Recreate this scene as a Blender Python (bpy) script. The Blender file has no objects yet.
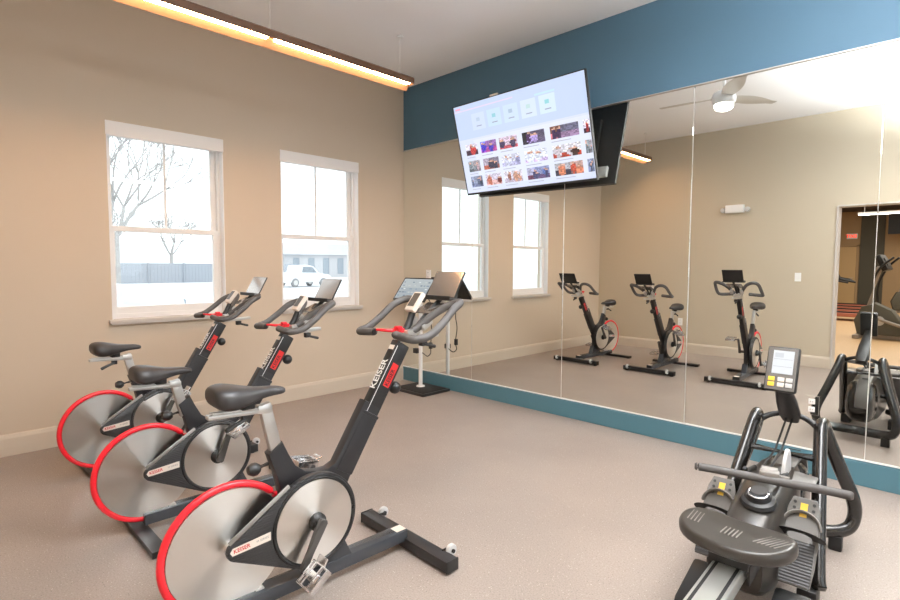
import bpy, bmesh, math, random
from mathutils import Vector, Matrix
R = math.radians
random.seed(7)
SC = bpy.context.scene
COL = SC.collection

# ------------------------------------------------------------------ materials
def lin(c):
    return tuple(((v/255.0)/12.92 if v/255.0 <= 0.04045 else ((v/255.0+0.055)/1.055)**2.4) for v in c)
def mat(name, rgb, rough=0.5, metal=0.0, spec=0.5, bump=None, noise=None, emit=None, coat=0.0):
    m = bpy.data.materials.new(name); m.use_nodes = True
    nt = m.node_tree; b = nt.nodes['Principled BSDF']
    c = lin(rgb)
    b.inputs['Base Color'].default_value = (*c, 1)
    b.inputs['Roughness'].default_value = rough
    b.inputs['Metallic'].default_value = metal
    b.inputs['Specular IOR Level'].default_value = spec
    b.inputs['Coat Weight'].default_value = coat
    if emit:
        b.inputs['Emission Color'].default_value = (*lin(emit[0]), 1)
        b.inputs['Emission Strength'].default_value = emit[1]
    if bump or noise:
        tc = nt.nodes.new('ShaderNodeTexCoord')
        if noise:
            sc, amt = noise
            n = nt.nodes.new('ShaderNodeTexNoise'); n.inputs['Scale'].default_value = sc; n.inputs['Detail'].default_value = 4
            nt.links.new(tc.outputs['Object'], n.inputs['Vector'])
            r = nt.nodes.new('ShaderNodeValToRGB')
            r.color_ramp.elements[0].position = 0.3; r.color_ramp.elements[1].position = 0.7
            r.color_ramp.elements[0].color = (*[v*(1-amt) for v in c], 1); r.color_ramp.elements[1].color = (*[min(1, v*(1+amt)) for v in c], 1)
            nt.links.new(n.outputs['Fac'], r.inputs['Fac']); nt.links.new(r.outputs['Color'], b.inputs['Base Color'])
        if bump:
            sc, st = bump
            n = nt.nodes.new('ShaderNodeTexNoise'); n.inputs['Scale'].default_value = sc; n.inputs['Detail'].default_value = 3
            nt.links.new(tc.outputs['Object'], n.inputs['Vector'])
            bp = nt.nodes.new('ShaderNodeBump'); bp.inputs['Strength'].default_value = st; bp.inputs['Distance'].default_value = 0.005
            nt.links.new(n.outputs['Fac'], bp.inputs['Height']); nt.links.new(bp.outputs['Normal'], b.inputs['Normal'])
    return m

def floor_material():
    m = bpy.data.materials.new('speckled_rubber'); m.use_nodes = True
    nt = m.node_tree; b = nt.nodes['Principled BSDF']; L = nt.links.new
    tc = nt.nodes.new('ShaderNodeTexCoord')
    def noise(scale, detail):
        n = nt.nodes.new('ShaderNodeTexNoise'); n.inputs['Scale'].default_value = scale; n.inputs['Detail'].default_value = detail
        L(tc.outputs['Object'], n.inputs['Vector']); return n
    def ramp(src, p0, p1, c0, c1):
        r = nt.nodes.new('ShaderNodeValToRGB'); e = r.color_ramp.elements
        e[0].position, e[1].position = p0, p1; e[0].color = (*c0, 1); e[1].color = (*c1, 1)
        L(src, r.inputs['Fac']); return r
    big = ramp(noise(1.3, 3).outputs['Fac'], .3, .7, lin((148, 137, 130)), lin((158, 146, 138)))
    mid = ramp(noise(150, 4).outputs['Fac'], .36, .64, (.84, .84, .84), (1.12, 1.12, 1.12))
    mx = nt.nodes.new('ShaderNodeMix'); mx.data_type = 'RGBA'; mx.blend_type = 'MULTIPLY'; mx.inputs[0].default_value = 1
    L(big.outputs['Color'], mx.inputs[6]); L(mid.outputs['Color'], mx.inputs[7])
    v = nt.nodes.new('ShaderNodeTexVoronoi'); v.inputs['Scale'].default_value = 95
    L(tc.outputs['Object'], v.inputs['Vector'])
    sp = ramp(v.outputs['Distance'], .10, .22, (1, 1, 1), (0, 0, 0))
    vc = nt.nodes.new('ShaderNodeSeparateColor'); L(v.outputs['Color'], vc.inputs[0])
    gate = nt.nodes.new('ShaderNodeMath'); gate.operation = 'GREATER_THAN'; gate.inputs[1].default_value = .58
    L(vc.outputs[0], gate.inputs[0])
    mu = nt.nodes.new('ShaderNodeMath'); mu.operation = 'MULTIPLY'; L(sp.outputs['Color'], mu.inputs[0]); L(gate.outputs[0], mu.inputs[1])
    tone = ramp(vc.outputs[1], .45, .55, lin((78, 66, 64)), lin((214, 202, 192)))
    mx2 = nt.nodes.new('ShaderNodeMix'); mx2.data_type = 'RGBA'
    L(mu.outputs[0], mx2.inputs[0]); L(mx.outputs[2], mx2.inputs[6]); L(tone.outputs['Color'], mx2.inputs[7])
    L(mx2.outputs[2], b.inputs['Base Color'])
    b.inputs['Roughness'].default_value = .42; b.inputs['Specular IOR Level'].default_value = .5
    bp = nt.nodes.new('ShaderNodeBump'); bp.inputs['Strength'].default_value = .12; bp.inputs['Distance'].default_value = .002
    L(noise(120, 4).outputs['Fac'], bp.inputs['Height']); L(bp.outputs['Normal'], b.inputs['Normal'])
    return m

def mirror_material():
    m = bpy.data.materials.new('silvered_mirror'); m.use_nodes = True
    b = m.node_tree.nodes['Principled BSDF']
    b.inputs['Base Color'].default_value = (.88, .90, .875, 1); b.inputs['Metallic'].default_value = 1; b.inputs['Roughness'].default_value = 0
    return m
def brushed_disc():
    m = bpy.data.materials.new('brushed_aluminium_disc'); m.use_nodes = True
    nt = m.node_tree; b = nt.nodes['Principled BSDF']
    b.inputs['Base Color'].default_value = (*lin((240, 238, 234)), 1); b.inputs['Metallic'].default_value = 1
    b.inputs['Roughness'].default_value = .28; b.inputs['Anisotropic'].default_value = 1; b.inputs['Anisotropic Rotation'].default_value = .25
    t = nt.nodes.new('ShaderNodeTangent'); t.direction_type = 'RADIAL'; t.axis = 'X'
    nt.links.new(t.outputs[0], b.inputs['Tangent'])
    return m
def ribbed_plastic():
    m = mat('ribbed_black_plastic', (40, 39, 40), .4); nt = m.node_tree; b = nt.nodes['Principled BSDF']
    tc = nt.nodes.new('ShaderNodeTexCoord'); wv = nt.nodes.new('ShaderNodeTexWave'); wv.bands_direction = 'Z'; wv.inputs['Scale'].default_value = 34
    bp = nt.nodes.new('ShaderNodeBump'); bp.inputs['Strength'].default_value = .3; bp.inputs['Distance'].default_value = .004
    nt.links.new(tc.outputs['Object'], wv.inputs['Vector']); nt.links.new(wv.outputs['Fac'], bp.inputs['Height']); nt.links.new(bp.outputs['Normal'], b.inputs['Normal'])
    return m
def glass_material():
    m = bpy.data.materials.new('window_glass'); m.use_nodes = True
    nt = m.node_tree; nt.nodes.remove(nt.nodes['Principled BSDF']); L = nt.links.new
    out = [n for n in nt.nodes if n.type == 'OUTPUT_MATERIAL'][0]
    t = nt.nodes.new('ShaderNodeBsdfTransparent'); t.inputs[0].default_value = (.95, .97, .97, 1)
    g = nt.nodes.new('ShaderNodeBsdfGlossy'); g.inputs['Roughness'].default_value = 0.0
    lw = nt.nodes.new('ShaderNodeLayerWeight'); lw.inputs[0].default_value = .5
    pw = nt.nodes.new('ShaderNodeMath'); pw.operation = 'POWER'; pw.inputs[1].default_value = 4; L(lw.outputs['Facing'], pw.inputs[0])
    f = nt.nodes.new('ShaderNodeMath'); f.operation = 'MULTIPLY_ADD'; f.inputs[1].default_value = .6; f.inputs[2].default_value = .03; L(pw.outputs[0], f.inputs[0])
    mx = nt.nodes.new('ShaderNodeMixShader'); L(f.outputs[0], mx.inputs[0]); L(t.outputs[0], mx.inputs[1]); L(g.outputs[0], mx.inputs[2])
    L(mx.outputs[0], out.inputs[0]); return m
def emission(name, rgb, strength):
    m = bpy.data.materials.new(name); m.use_nodes = True
    nt = m.node_tree; nt.nodes.remove(nt.nodes['Principled BSDF'])
    out = [n for n in nt.nodes if n.type == 'OUTPUT_MATERIAL'][0]
    e = nt.nodes.new('ShaderNodeEmission'); e.inputs[0].default_value = (*lin(rgb), 1); e.inputs[1].default_value = strength
    nt.links.new(e.outputs[0], out.inputs[0]); return m
def screen_material(strength=1.0):
    m = bpy.data.materials.new('lit_screen'); m.use_nodes = True
    nt = m.node_tree; b = nt.nodes['Principled BSDF']; L = nt.links.new
    a = nt.nodes.new('ShaderNodeVertexColor'); a.layer_name = 'Col'
    b.inputs['Base Color'].default_value = (.02, .02, .02, 1); b.inputs['Roughness'].default_value = .25
    L(a.outputs['Color'], b.inputs['Emission Color']); b.inputs['Emission Strength'].default_value = strength
    return m

MT = dict(
    ribbed=ribbed_plastic(), wall=mat('tan_wall_paint', (203, 188, 169), .75, bump=(160, .05)),
    wall_c=mat('greige_wall_paint', (194, 182, 162), .75, bump=(160, .05)),
    blue=mat('blue_wall_paint', (76, 110, 132), .6, bump=(160, .05)),
    teal=mat('teal_base_paint', (74, 114, 128), .45),
    ceil=mat('white_ceiling_paint', (247, 247, 249), .8, bump=(120, .05)),
    trim=mat('tan_trim_paint', (204, 192, 176), .5),
    white=mat('white_paint', (240, 240, 240), .45),
    vinyl=mat('white_window_vinyl', (236, 237, 238), .4),
    sill=mat('grey_sill', (196, 190, 184), .5),
    alu=mat('aluminium_channel', (210, 205, 200), .3, .9),
    floor=floor_material(), mirror=mirror_material(), disc=brushed_disc(), glass=glass_material(),
    black=mat('black_powder_coat', (33, 32, 34), .38, bump=(300, .05)),
    blackp=mat('black_plastic', (24, 24, 25), .45),
    rubber=mat('black_rubber', (30, 30, 31), .7),
    foam=mat('grey_grip_foam', (78, 75, 74), .62, bump=(200, .1)),
    saddle=mat('dark_saddle_vinyl', (42, 40, 41), .45, coat=.1),
    steel=mat('steel_grey_paint', (66, 69, 74), .26, .3),
    silver=mat('satin_silver', (205, 203, 200), .32, .85),
    chrome=mat('polished_chrome', (228, 228, 230), .25, 1),
    red=mat('red_guard_plastic', (226, 28, 44), .3, coat=.3),
    redst=mat('red_sticker', (214, 44, 44), .4),
    whitest=mat('white_sticker', (232, 222, 212), .4),
    redtext=mat('red_lettering', (196, 52, 46), .5),
    greytext=mat('grey_lettering', (150, 146, 146), .5),
    whitetext=mat('white_lettering', (236, 238, 238), .5),
    darktext=mat('dark_lettering', (60, 20, 22), .5),
    panel=mat('reflective_tray_face', (176, 170, 166), .12, .75),
    darkgrey=mat('dark_grey_plastic', (66, 64, 63), .4),
    midgrey=mat('mid_grey_plastic', (128, 124, 120), .42),
    bronze=mat('bronze_fixture_paint', (108, 78, 60), .45, .2),
    tanmetal=mat('tan_fixture_reflector', (140, 112, 86), .5),
    lens=emission('warm_fixture_lens', (255, 200, 148), 46.0),
    lens2=emission('white_fixture_lens', (255, 248, 240), 24.0),
    fanlens=emission('fan_light_lens', (255, 250, 240), 14.0),
    screen=screen_material(1.0),
    yellow=mat('yellow_sticker', (240, 196, 70), .4),
    orange=mat('orange_reflector', (240, 130, 40), .3, emit=None),
    fin=mat('pale_grey_plastic', (205, 205, 206), .3),
    gloss=mat('gloss_black_plastic', (30, 28, 27), .24, coat=.3), seatm=mat('brown_black_seat', (50, 46, 42), .32), plate=mat('grey_footplate', (96, 93, 90), .4), fanblade=mat('pale_fan_blade', (206, 202, 196), .5), rail=mat('brushed_rail_aluminium', (218, 220, 216), .3, .8),
    strap=mat('black_webbing', (28, 28, 28), .8),
    led=emission('red_exit_sign_glow', (255, 70, 50), 1.6),
)

# ------------------------------------------------------------------ mesh helpers
def BM(): return bmesh.new()
def _xf(vs, c=(0,0,0), rot=None):
    M = Matrix.Translation(Vector(c))
    if rot is not None: M = M @ (rot.to_4x4() if not isinstance(rot, Matrix) or len(rot) == 3 else rot)
    for v in vs: v.co = M @ v.co
def rotm(rx=0, ry=0, rz=0):
    return (Matrix.Rotation(R(rz), 4, 'Z') @ Matrix.Rotation(R(ry), 4, 'Y') @ Matrix.Rotation(R(rx), 4, 'X'))
def box(bm, c, s, bev=0.0, rot=None, seg=2):
    r = bmesh.ops.create_cube(bm, size=1.0); vs = r['verts']
    for v in vs: v.co = Vector((v.co.x*s[0], v.co.y*s[1], v.co.z*s[2]))
    if bev > 0:
        es = list({e for v in vs for e in v.link_edges})
        b = bmesh.ops.bevel(bm, geom=es, offset=min(bev, min(s)*.49), segments=seg, affect='EDGES', profile=.6)
        vs = list({v for f in b['faces'] for v in f.verts} | {v for v in vs if v.is_valid})
    _xf(vs, c, rot); return vs
def frame_of(t):
    t = t.normalized(); u = Vector((0,0,1)) if abs(t.z) < .95 else Vector((0,1,0))
    a = t.cross(u).normalized(); return a, a.cross(t).normalized()
def cyl(bm, p0, p1, r0, r1=None, seg=20, caps=True):
    r1 = r0 if r1 is None else r1
    p0, p1 = Vector(p0), Vector(p1); a, b = frame_of(p1-p0)
    ra, rb = [], []
    for i in range(seg):
        an = 2*math.pi*i/seg; d = a*math.cos(an)+b*math.sin(an)
        ra.append(bm.verts.new(p0+d*r0)); rb.append(bm.verts.new(p1+d*r1))
    for i in range(seg):
        j = (i+1) % seg; bm.faces.new((ra[i], ra[j], rb[j], rb[i]))
    if caps: bm.faces.new(ra[::-1]); bm.faces.new(rb)
def catmull(pts, n=6):
    P = [Vector(p) for p in pts]; out = []
    for i in range(len(P)-1):
        p0, p1, p2, p3 = P[max(i-1, 0)], P[i], P[i+1], P[min(i+2, len(P)-1)]
        for k in range(n):
            t = k/n
            out.append(.5*((2*p1)+(-p0+p2)*t+(2*p0-5*p1+4*p2-p3)*t*t+(-p0+3*p1-3*p2+p3)*t**3))
    out.append(P[-1]); return out
def tube(bm, pts, r, seg=12, n=6, smooth=True, flat=None, up=None, closed=False):
    """round (or, with flat=(rx, ry), elliptical) tube through points"""
    P = catmull(pts, n) if smooth and len(pts) > 2 else [Vector(p) for p in pts]
    N = len(P); rs = r if isinstance(r, (list, tuple)) else None
    T = []
    for i in range(N):
        t = (P[min(i+1, N-1)]-P[max(i-1, 0)])
        T.append(t.normalized() if t.length > 1e-9 else Vector((0,0,1)))
    if up is not None:
        U = Vector(up)
    a, b = frame_of(T[0])
    if up is not None:
        a = U.cross(T[0]).normalized(); b = T[0].cross(a).normalized()
    rings = []
    for i in range(N):
        if i:
            if up is not None:
                a2 = U.cross(T[i])
                a = a2.normalized() if a2.length > 1e-4 else a
            else:
                a = (a-T[i]*a.dot(T[i])).normalized()
            b = T[i].cross(a).normalized()
        rr = (rs[0]+(rs[-1]-rs[0])*i/(N-1)) if rs else r
        rx, ry = flat if flat else (rr, rr)
        rings.append([bm.verts.new(P[i]+a*(math.cos(2*math.pi*k/seg)*rx)+b*(math.sin(2*math.pi*k/seg)*ry)) for k in range(seg)])
    for i in range(N-1):
        for k in range(seg):
            j = (k+1) % seg
            bm.faces.new((rings[i][k], rings[i][j], rings[i+1][j], rings[i+1][k]))
    for ring, tt, s in ((rings[0], T[0], -1), (rings[-1], T[-1], 1)):
        cpt = sum((v.co for v in ring), Vector())/seg
        rr = min((v.co-cpt).length for v in ring)
        r2 = [bm.verts.new(cpt+(v.co-cpt)*.72+tt*s*rr*.45) for v in ring]
        for k in range(seg):
            j = (k+1) % seg
            bm.faces.new((ring[k], ring[j], r2[j], r2[k]) if s > 0 else (ring[j], ring[k], r2[k], r2[j]))
        bm.faces.new(r2 if s > 0 else r2[::-1])
def prism(bm, poly, x0, x1, axis='X', bev=0.0):
    """polygon in the plane normal to axis, extruded x0..x1.  X: (y,z)  Y: (x,z)  Z: (x,y)"""
    def P(p, t):
        return {'X': (t, p[0], p[1]), 'Y': (p[0], t, p[1]), 'Z': (p[0], p[1], t)}[axis]
    a = [bm.verts.new(P(p, x0)) for p in poly]; b = [bm.verts.new(P(p, x1)) for p in poly]; n = len(poly)
    fs = [bm.faces.new(a[::-1]), bm.faces.new(b)]
    for i in range(n):
        j = (i+1) % n; fs.append(bm.faces.new((a[i], a[j], b[j], b[i])))
    bmesh.ops.recalc_face_normals(bm, faces=fs)
    if bev > 0:
        es = [e for v in a+b for e in v.link_edges]
        es = [e for e in set(es) if len(e.link_faces) == 2 and ((fs[0] in e.link_faces) or (fs[1] in e.link_faces))]
        bmesh.ops.bevel(bm, geom=es, offset=bev, segments=2, affect='EDGES', profile=.6)
def lathe(bm, prof, axis='Z', c=(0,0,0), seg=32, rot=None):
    """prof: list of (radius, height) along the axis"""
    rings = []; allv = []
    for r, h in prof:
        if r < 1e-6:
            rings.append([bm.verts.new((0, 0, h))])
        else:
            rings.append([bm.verts.new((r*math.cos(2*math.pi*k/seg), r*math.sin(2*math.pi*k/seg), h)) for k in range(seg)])
        allv += rings[-1]
    for i in range(len(rings)-1):
        A, B = rings[i], rings[i+1]
        for k in range(seg):
            j = (k+1) % seg
            if len(A) == 1 and len(B) == 1: continue
            if len(A) == 1: bm.faces.new((A[0], B[j], B[k]))
            elif len(B) == 1: bm.faces.new((A[k], A[j], B[0]))
            else: bm.faces.new((A[k], A[j], B[j], B[k]))
    if len(rings[0]) > 1: bm.faces.new(rings[0][::-1])
    if len(rings[-1]) > 1: bm.faces.new(rings[-1])
    M = {'Z': Matrix.Identity(4), 'X': Matrix.Rotation(R(90), 4, 'Y'), 'Y': Matrix.Rotation(R(-90), 4, 'X')}[axis]
    M = Matrix.Translation(Vector(c)) @ (rot if rot is not None else Matrix.Identity(4)) @ M
    for v in allv: v.co = M @ v.co
def loft(bm, sections):
    """sections: list of equal-length point loops"""
    rs = [[bm.verts.new(p) for p in s] for s in sections]; n = len(rs[0])
    for i in range(len(rs)-1):
        for k in range(n):
            j = (k+1) % n; bm.faces.new((rs[i][k], rs[i][j], rs[i+1][j], rs[i+1][k]))
    bm.faces.new(rs[0][::-1]); bm.faces.new(rs[-1])

def obj(name, bm, m, parent=None, smooth=38, bevel=0.0, sub=0, loc=None):
    bmesh.ops.recalc_face_normals(bm, faces=bm.faces[:])
    me = bpy.data.meshes.new(name); bm.to_mesh(me); bm.free()
    for mm in (m if isinstance(m, (list, tuple)) else [m]): me.materials.append(mm)
    if smooth:
        me.polygons.foreach_set('use_smooth', [True]*len(me.polygons)); me.set_sharp_from_angle(angle=R(smooth))
    o = bpy.data.objects.new(name, me); COL.objects.link(o)
    if parent: o.parent = parent
    if loc: o.location = loc
    if bevel:
        b = o.modifiers.new('edge', 'BEVEL'); b.width = bevel; b.segments = 2; b.limit_method = 'ANGLE'; b.angle_limit = R(40)
    if sub:
        s = o.modifiers.new('sub', 'SUBSURF'); s.levels = sub; s.render_levels = sub
    return o
def tag(o, label, cat, group=None):
    o['label'] = label; o['category'] = cat
    if group: o['group'] = group
    return o
def thing(name, label, cat, loc=(0,0,0), rz=0.0, group=None):
    o = bpy.data.objects.new(name, None); COL.objects.link(o); o.empty_display_size = .1
    o.location = loc; o.rotation_euler = (0, 0, R(rz)); return tag(o, label, cat, group)
def struct(name, bm, m, parent=None, **k):
    o = obj(name, bm, m, parent, **k)
    if not parent: o['kind'] = 'structure'
    return o
def copy_tree(src, parent=None):
    c = src.copy(); COL.objects.link(c)
    if parent: c.parent = parent
    for ch in list(src.children): copy_tree(ch, c)
    return c
def lettering(name, body, size, m, parent, M, extrude=.0004, bold=0.0, align='LEFT', spacing=1.0, sx=1.0):
    cu = bpy.data.curves.new(name, 'FONT'); cu.body = body; cu.size = size; cu.extrude = extrude; cu.offset = bold
    cu.align_x = align; cu.align_y = 'CENTER'; cu.space_character = spacing
    t = bpy.data.objects.new('tmp', cu); COL.objects.link(t)
    dg = bpy.context.evaluated_depsgraph_get(); me = bpy.data.meshes.new_from_object(t.evaluated_get(dg))
    bpy.data.objects.remove(t); me.name = name
    me.transform(M @ Matrix.Diagonal((sx, 1, 1, 1))); me.materials.clear(); me.materials.append(m)
    o = bpy.data.objects.new(name, me); COL.objects.link(o); o.parent = parent; return o
def basis(o, x, y):
    x = Vector(x).normalized(); y = Vector(y); y = (y-x*y.dot(x)).normalized(); z = x.cross(y)
    return Matrix(((x.x, y.x, z.x, o[0]), (x.y, y.y, z.y, o[1]), (x.z, y.z, z.z, o[2]), (0, 0, 0, 1)))

# ------------------------------------------------------------------ room shell
H = 3.412; D = -4.52; XR = 7.2; ZM = 2.69; ZB = .157
W = [(-3.020, -2.117), (-1.565, -.648)]; ZS, ZW = .915, 2.478
bm = BM(); box(bm, ((XR-.3)/2, D/2, -.05), (XR+.7, -D+.7, .1)); struct('floor', bm, MT['floor'], smooth=0)
bm = BM(); box(bm, (XR/2, D/2, H+.05), (XR+.5, -D+.5, .1)); struct('ceiling', bm, MT['ceil'], smooth=0)
# window wall (x=0) with two openings, .2 thick
bm = BM(); T = .2
def wx(y0, y1, z0, z1): box(bm, (-T/2, (y0+y1)/2, (z0+z1)/2), (T, y1-y0, z1-z0))
wx(D-.2, W[0][0], 0, H); wx(W[0][1], W[1][0], 0, H); wx(W[1][1], .0, 0, H)
for a, b in W: wx(a, b, 0, ZS); wx(a, b, ZW, H)
struct('wall_left', bm, MT['wall'], smooth=0)
bm = BM(); box(bm, (XR/2, .1, H/2), (XR+.4, .2, H)); struct('wall_front', bm, MT['blue'], smooth=0)
DX0, DX1, DH = 3.50, 5.9, 2.17
bm = BM()
def wy(x0, x1, z0, z1): box(bm, ((x0+x1)/2, D-.1, (z0+z1)/2), (x1-x0, .2, z1-z0))
wy(0, DX0, 0, H); wy(DX1, XR+.2, 0, H); wy(DX0, DX1, DH, H)
struct('wall_back', bm, MT['wall_c'], smooth=0)
bm = BM(); G0, G1, GZ0, GZ1 = -4.1, -.7, .3, 2.7
def wr(y0, y1, z0, z1): box(bm, (XR+.1, (y0+y1)/2, (z0+z1)/2), (.2, y1-y0, z1-z0))
wr(D, G0, 0, H); wr(G1, 0, 0, H); wr(G0, G1, 0, GZ0); wr(G0, G1, GZ1, H)
struct('wall_right', bm, MT['wall'], smooth=0)
bm = BM()
for k in range(4): box(bm, (XR+.10, G0+(G1-G0)*k/3, (GZ0+GZ1)/2), (.06, .06, GZ1-GZ0))
for z in (GZ0+.025, GZ1-.025, 1.75): box(bm, (XR+.10, (G0+G1)/2, z), (.054, G1-G0, .05))
wf = struct('window_3', bm, MT['vinyl'], smooth=0)  # unseen window, added to bring daylight in from the right
bm = BM(); box(bm, (XR+.10, (G0+G1)/2, (GZ0+GZ1)/2), (.006, G1-G0-.02, GZ1-GZ0-.02)); obj('pane', bm, MT['glass'], wf, smooth=0)
# baseboards with a bevelled cap
def base_prof(bm, axis, t0, t1, s):
    if axis == 'Y': prism(bm, [(0, 0), (.016*s, 0), (.016*s, .125), (.010*s, .148), (0, .156)], t0, t1, 'Y')
    else: prism(bm, [(D, 0), (D+.016, 0), (D+.016, .125), (D+.010, .148), (D, .156)], t0, t1, 'X')
bm = BM(); base_prof(bm, 'Y', D, 0, 1); struct('baseboard_left', bm, MT['trim'], smooth=0)
bm = BM(); base_prof(bm, 'X', 0, DX0, 1); struct('baseboard_back', bm, MT['trim'], smooth=0)
bm = BM(); box(bm, (XR/2, -.011, ZB/2-.004), (XR, .022, ZB-.008), .003); box(bm, (XR/2, -.006, ZB*.5), (XR, .012, ZB-.001)); struct('baseboard_front', bm, MT['teal'], smooth=0)
bm = BM(); box(bm, (XR/2, -.008, ZM+.006), (XR, .016, .012), .002); struct('trim_1', bm, MT['alu'], smooth=0)
bm = BM(); box(bm, (XR/2, -.008, ZB+.004), (XR, .014, .010), .002); struct('trim_2', bm, MT['white'], smooth=0)
# door opening casing in the back wall
bm = BM()
box(bm, (DX0-.002, D-.1, DH/2), (.02, .23, DH), .004); box(bm, (DX1+.002, D-.1, DH/2), (.02, .23, DH), .004)
box(bm, ((DX0+DX1)/2, D-.1, DH+.002), (DX1-DX0, .23, .02), .004); struct('trim_3', bm, MT['sill'], smooth=0)

# windows
def window(n, y0, y1):
    bm = BM(); x = -.105; w = .048; d = .07
    def fr(ya, yb, za, zb, xx=x, dd=d): box(bm, (xx, (ya+yb)/2, (za+zb)/2), (dd, yb-ya, zb-za), .004)
    fr(y0, y0+.02, ZS, ZW); fr(y1-.03, y1, ZS, ZW); fr(y0+.018, y1-.028, ZW-w, ZW, x, d-.004); fr(y0+.018, y1-.028, ZS+.001, ZS+.05, x, d-.004)
    zm = ZS+(ZW-ZS)*.47
    # lower sash, nearer the room; upper sash set back
    xs = x+.012
    fr(y0+.018, y0+.055, ZS+.045, zm+.02, xs, .04); fr(y1-.075, y1-.03, ZS+.045, zm+.02, xs, .04)
    fr(y0+.02, y1-.032, ZS+.047, ZS+.105, xs, .037); fr(y0+.018, y1-.03, zm-.022, zm+.022, xs, .045)
    xu = x-.02
    fr(y0+.018, y0+.05, zm, ZW-.04, xu, .03); fr(y1-.075, y1-.03, zm, ZW-.04, xu, .03); fr(y0+.02, y1-.032, ZW-.09, ZW-.042, xu, .027)
    ym = (y0+y1)/2; fr(ym-.009, ym+.009, zm, ZW-.06, xu, .022)
    # white painted returns
    box(bm, (-.034, y0+.004, (ZS+ZW)/2), (.068, .0075, ZW-ZS-.002)); box(bm, (-.034, y1-.004, (ZS+ZW)/2), (.068, .0075, ZW-ZS-.002))
    fo = struct('window_%d' % n, bm, MT['vinyl'], smooth=0)
    bm = BM(); box(bm, (xs, ym, (ZS+zm)/2+.03), (.006, y1-y0-.09, zm-ZS-.10)); obj('lower_pane', bm, MT['glass'], fo, smooth=0)
    bm = BM(); box(bm, (xu, ym, (ZW+zm)/2-.02), (.006, y1-y0-.08, ZW-zm-.08)); obj('upper_pane', bm, MT['glass'], fo, smooth=0)
    bm = BM(); box(bm, (-.02, ym, ZS-.004), (.13, y1-y0+.05, .028), .006); box(bm, (.026, ym, ZS-.022), (.03, y1-y0+.03, .016), .004)
    obj('window_sill', bm, MT['sill'], fo, smooth=0)
    s = thing('roller_shade', ['', 'rolled-up white roller shade in a box valance over the left window', 'rolled-up white roller shade in a box valance over the window nearer the corner'][n], 'window shade', (0, ym, ZW-.11))
    bm = BM(); box(bm, (-.012, 0, .055), (.035, y1-y0+.008, .112), .005); obj('valance', bm, MT['white'], s, smooth=0)
    bm = BM(); cyl(bm, (-.052, -(y1-y0)/2+.02, .06), (-.052, (y1-y0)/2-.02, .06), .026); obj('fabric_roll', bm, MT['white'], s)
    bm = BM(); box(bm, (-.052, 0, .012), (.016, y1-y0-.05, .022), .004); obj('hem_bar', bm, MT['white'], s, smooth=0)
window(1, *W[0]); window(2, *W[1])

# mirror panels
PW = 1.1025
NM = ['in the corner beside the window wall, first from the left', 'second from the left, behind the left half of the television', 'third from the left, behind the right end of the television', 'fourth from the left, behind the rowing machine screen', 'fifth from the left, cut by the photo edge']
for i in range(5):
    x0, x1 = i*PW+(.006 if i == 0 else .0018), (i+1)*PW-.0018
    bm = BM(); box(bm, ((x0+x1)/2, -.004, (ZB+.008+ZM)/2), (x1-x0, .006, ZM-ZB-.010), .0012, seg=1)
    xm = (x0+x1)/2
    for v in bm.verts: v.co.x -= xm
    o = obj('mirror_panel', bm, MT['mirror'], smooth=0, loc=(xm, 0, 0)); o.rotation_euler = (0, 0, R([0, 0, -.34, -.13, .13][i])); tag(o, 'tall frameless wall mirror panel ' + NM[i], 'mirror', 'mirror panels on the blue wall')
bm = BM(); box(bm, (2.8, -.0006, (ZB+ZM)/2), (5.5, .0008, ZM-ZB-.02)); struct('trim_4', bm, MT['white'], smooth=0)

# wall outlets and switches
def plate(name, label, cat, loc, rz, kind):
    t = thing(name, label, cat, loc, rz)          # faces local -y
    bm = BM()
    if kind == 'outlet':
        box(bm, (0, -.003, 0), (.072, .006, .115), .002); obj('cover_plate', bm, MT['white'], t, smooth=0)
        for s in (-1, 1):
            bm = BM(); lathe(bm, [(.017, 0), (.017, .003), (.0, .003)], 'Y', (0, -.009, s*.024), 20); o = obj('socket', bm, MT['white'], t)
            bm = BM(); box(bm, (-.006, -.0095, s*.024+.002), (.003, .002, .009)); box(bm, (.006, -.0095, s*.024+.002), (.003, .002, .007)); obj('slot', bm, MT['blackp'], o, smooth=0)
    elif kind == 'mirror_outlet':
        box(bm, (0, -.003, 0), (.08, .004, .125), .001); obj('cover_plate', bm, MT['mirror'], t, smooth=0)
        for s in (-1, 1):
            bm = BM(); box(bm, (0, -.0085, s*.026), (.036, .006, .034), .006); o = obj('socket', bm, MT['white'], t)
            bm = BM(); box(bm, (-.006, -.012, s*.026), (.003, .002, .009)); box(bm, (.006, -.012, s*.026), (.003, .002, .007)); obj('slot', bm, MT['midgrey'], o, smooth=0)
    else:
        box(bm, (0, -.003, 0), (.075, .006, .118), .002); obj('cover_plate', bm, MT['white'], t, smooth=0)
        bm = BM(); box(bm, (0, -.008, 0), (.033, .008, .066), .002, rotm(4)); obj('rocker', bm, MT['white'], t, smooth=0)
    return t
plate('wall_outlet', 'pair of white sockets set into the mirror beside the rowing machine screen', 'outlet', (4.122, -.007, .457), 0, 'mirror_outlet')
plate('wall_outlet', 'white outlet set into the mirror above the touch screen stand in the corner', 'outlet', (.44, -.007, 1.258), 0, 'outlet')
plate('wall_outlet', 'white outlet low on the back wall, mirrored behind the middle exercise bike', 'outlet', (1.46, D, .486), 180, 'outlet')
plate('light_switch', 'white light switch on the back wall, mirrored beside the doorway', 'light switch', (3.08, D, 1.227), 180, 'switch')
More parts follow.
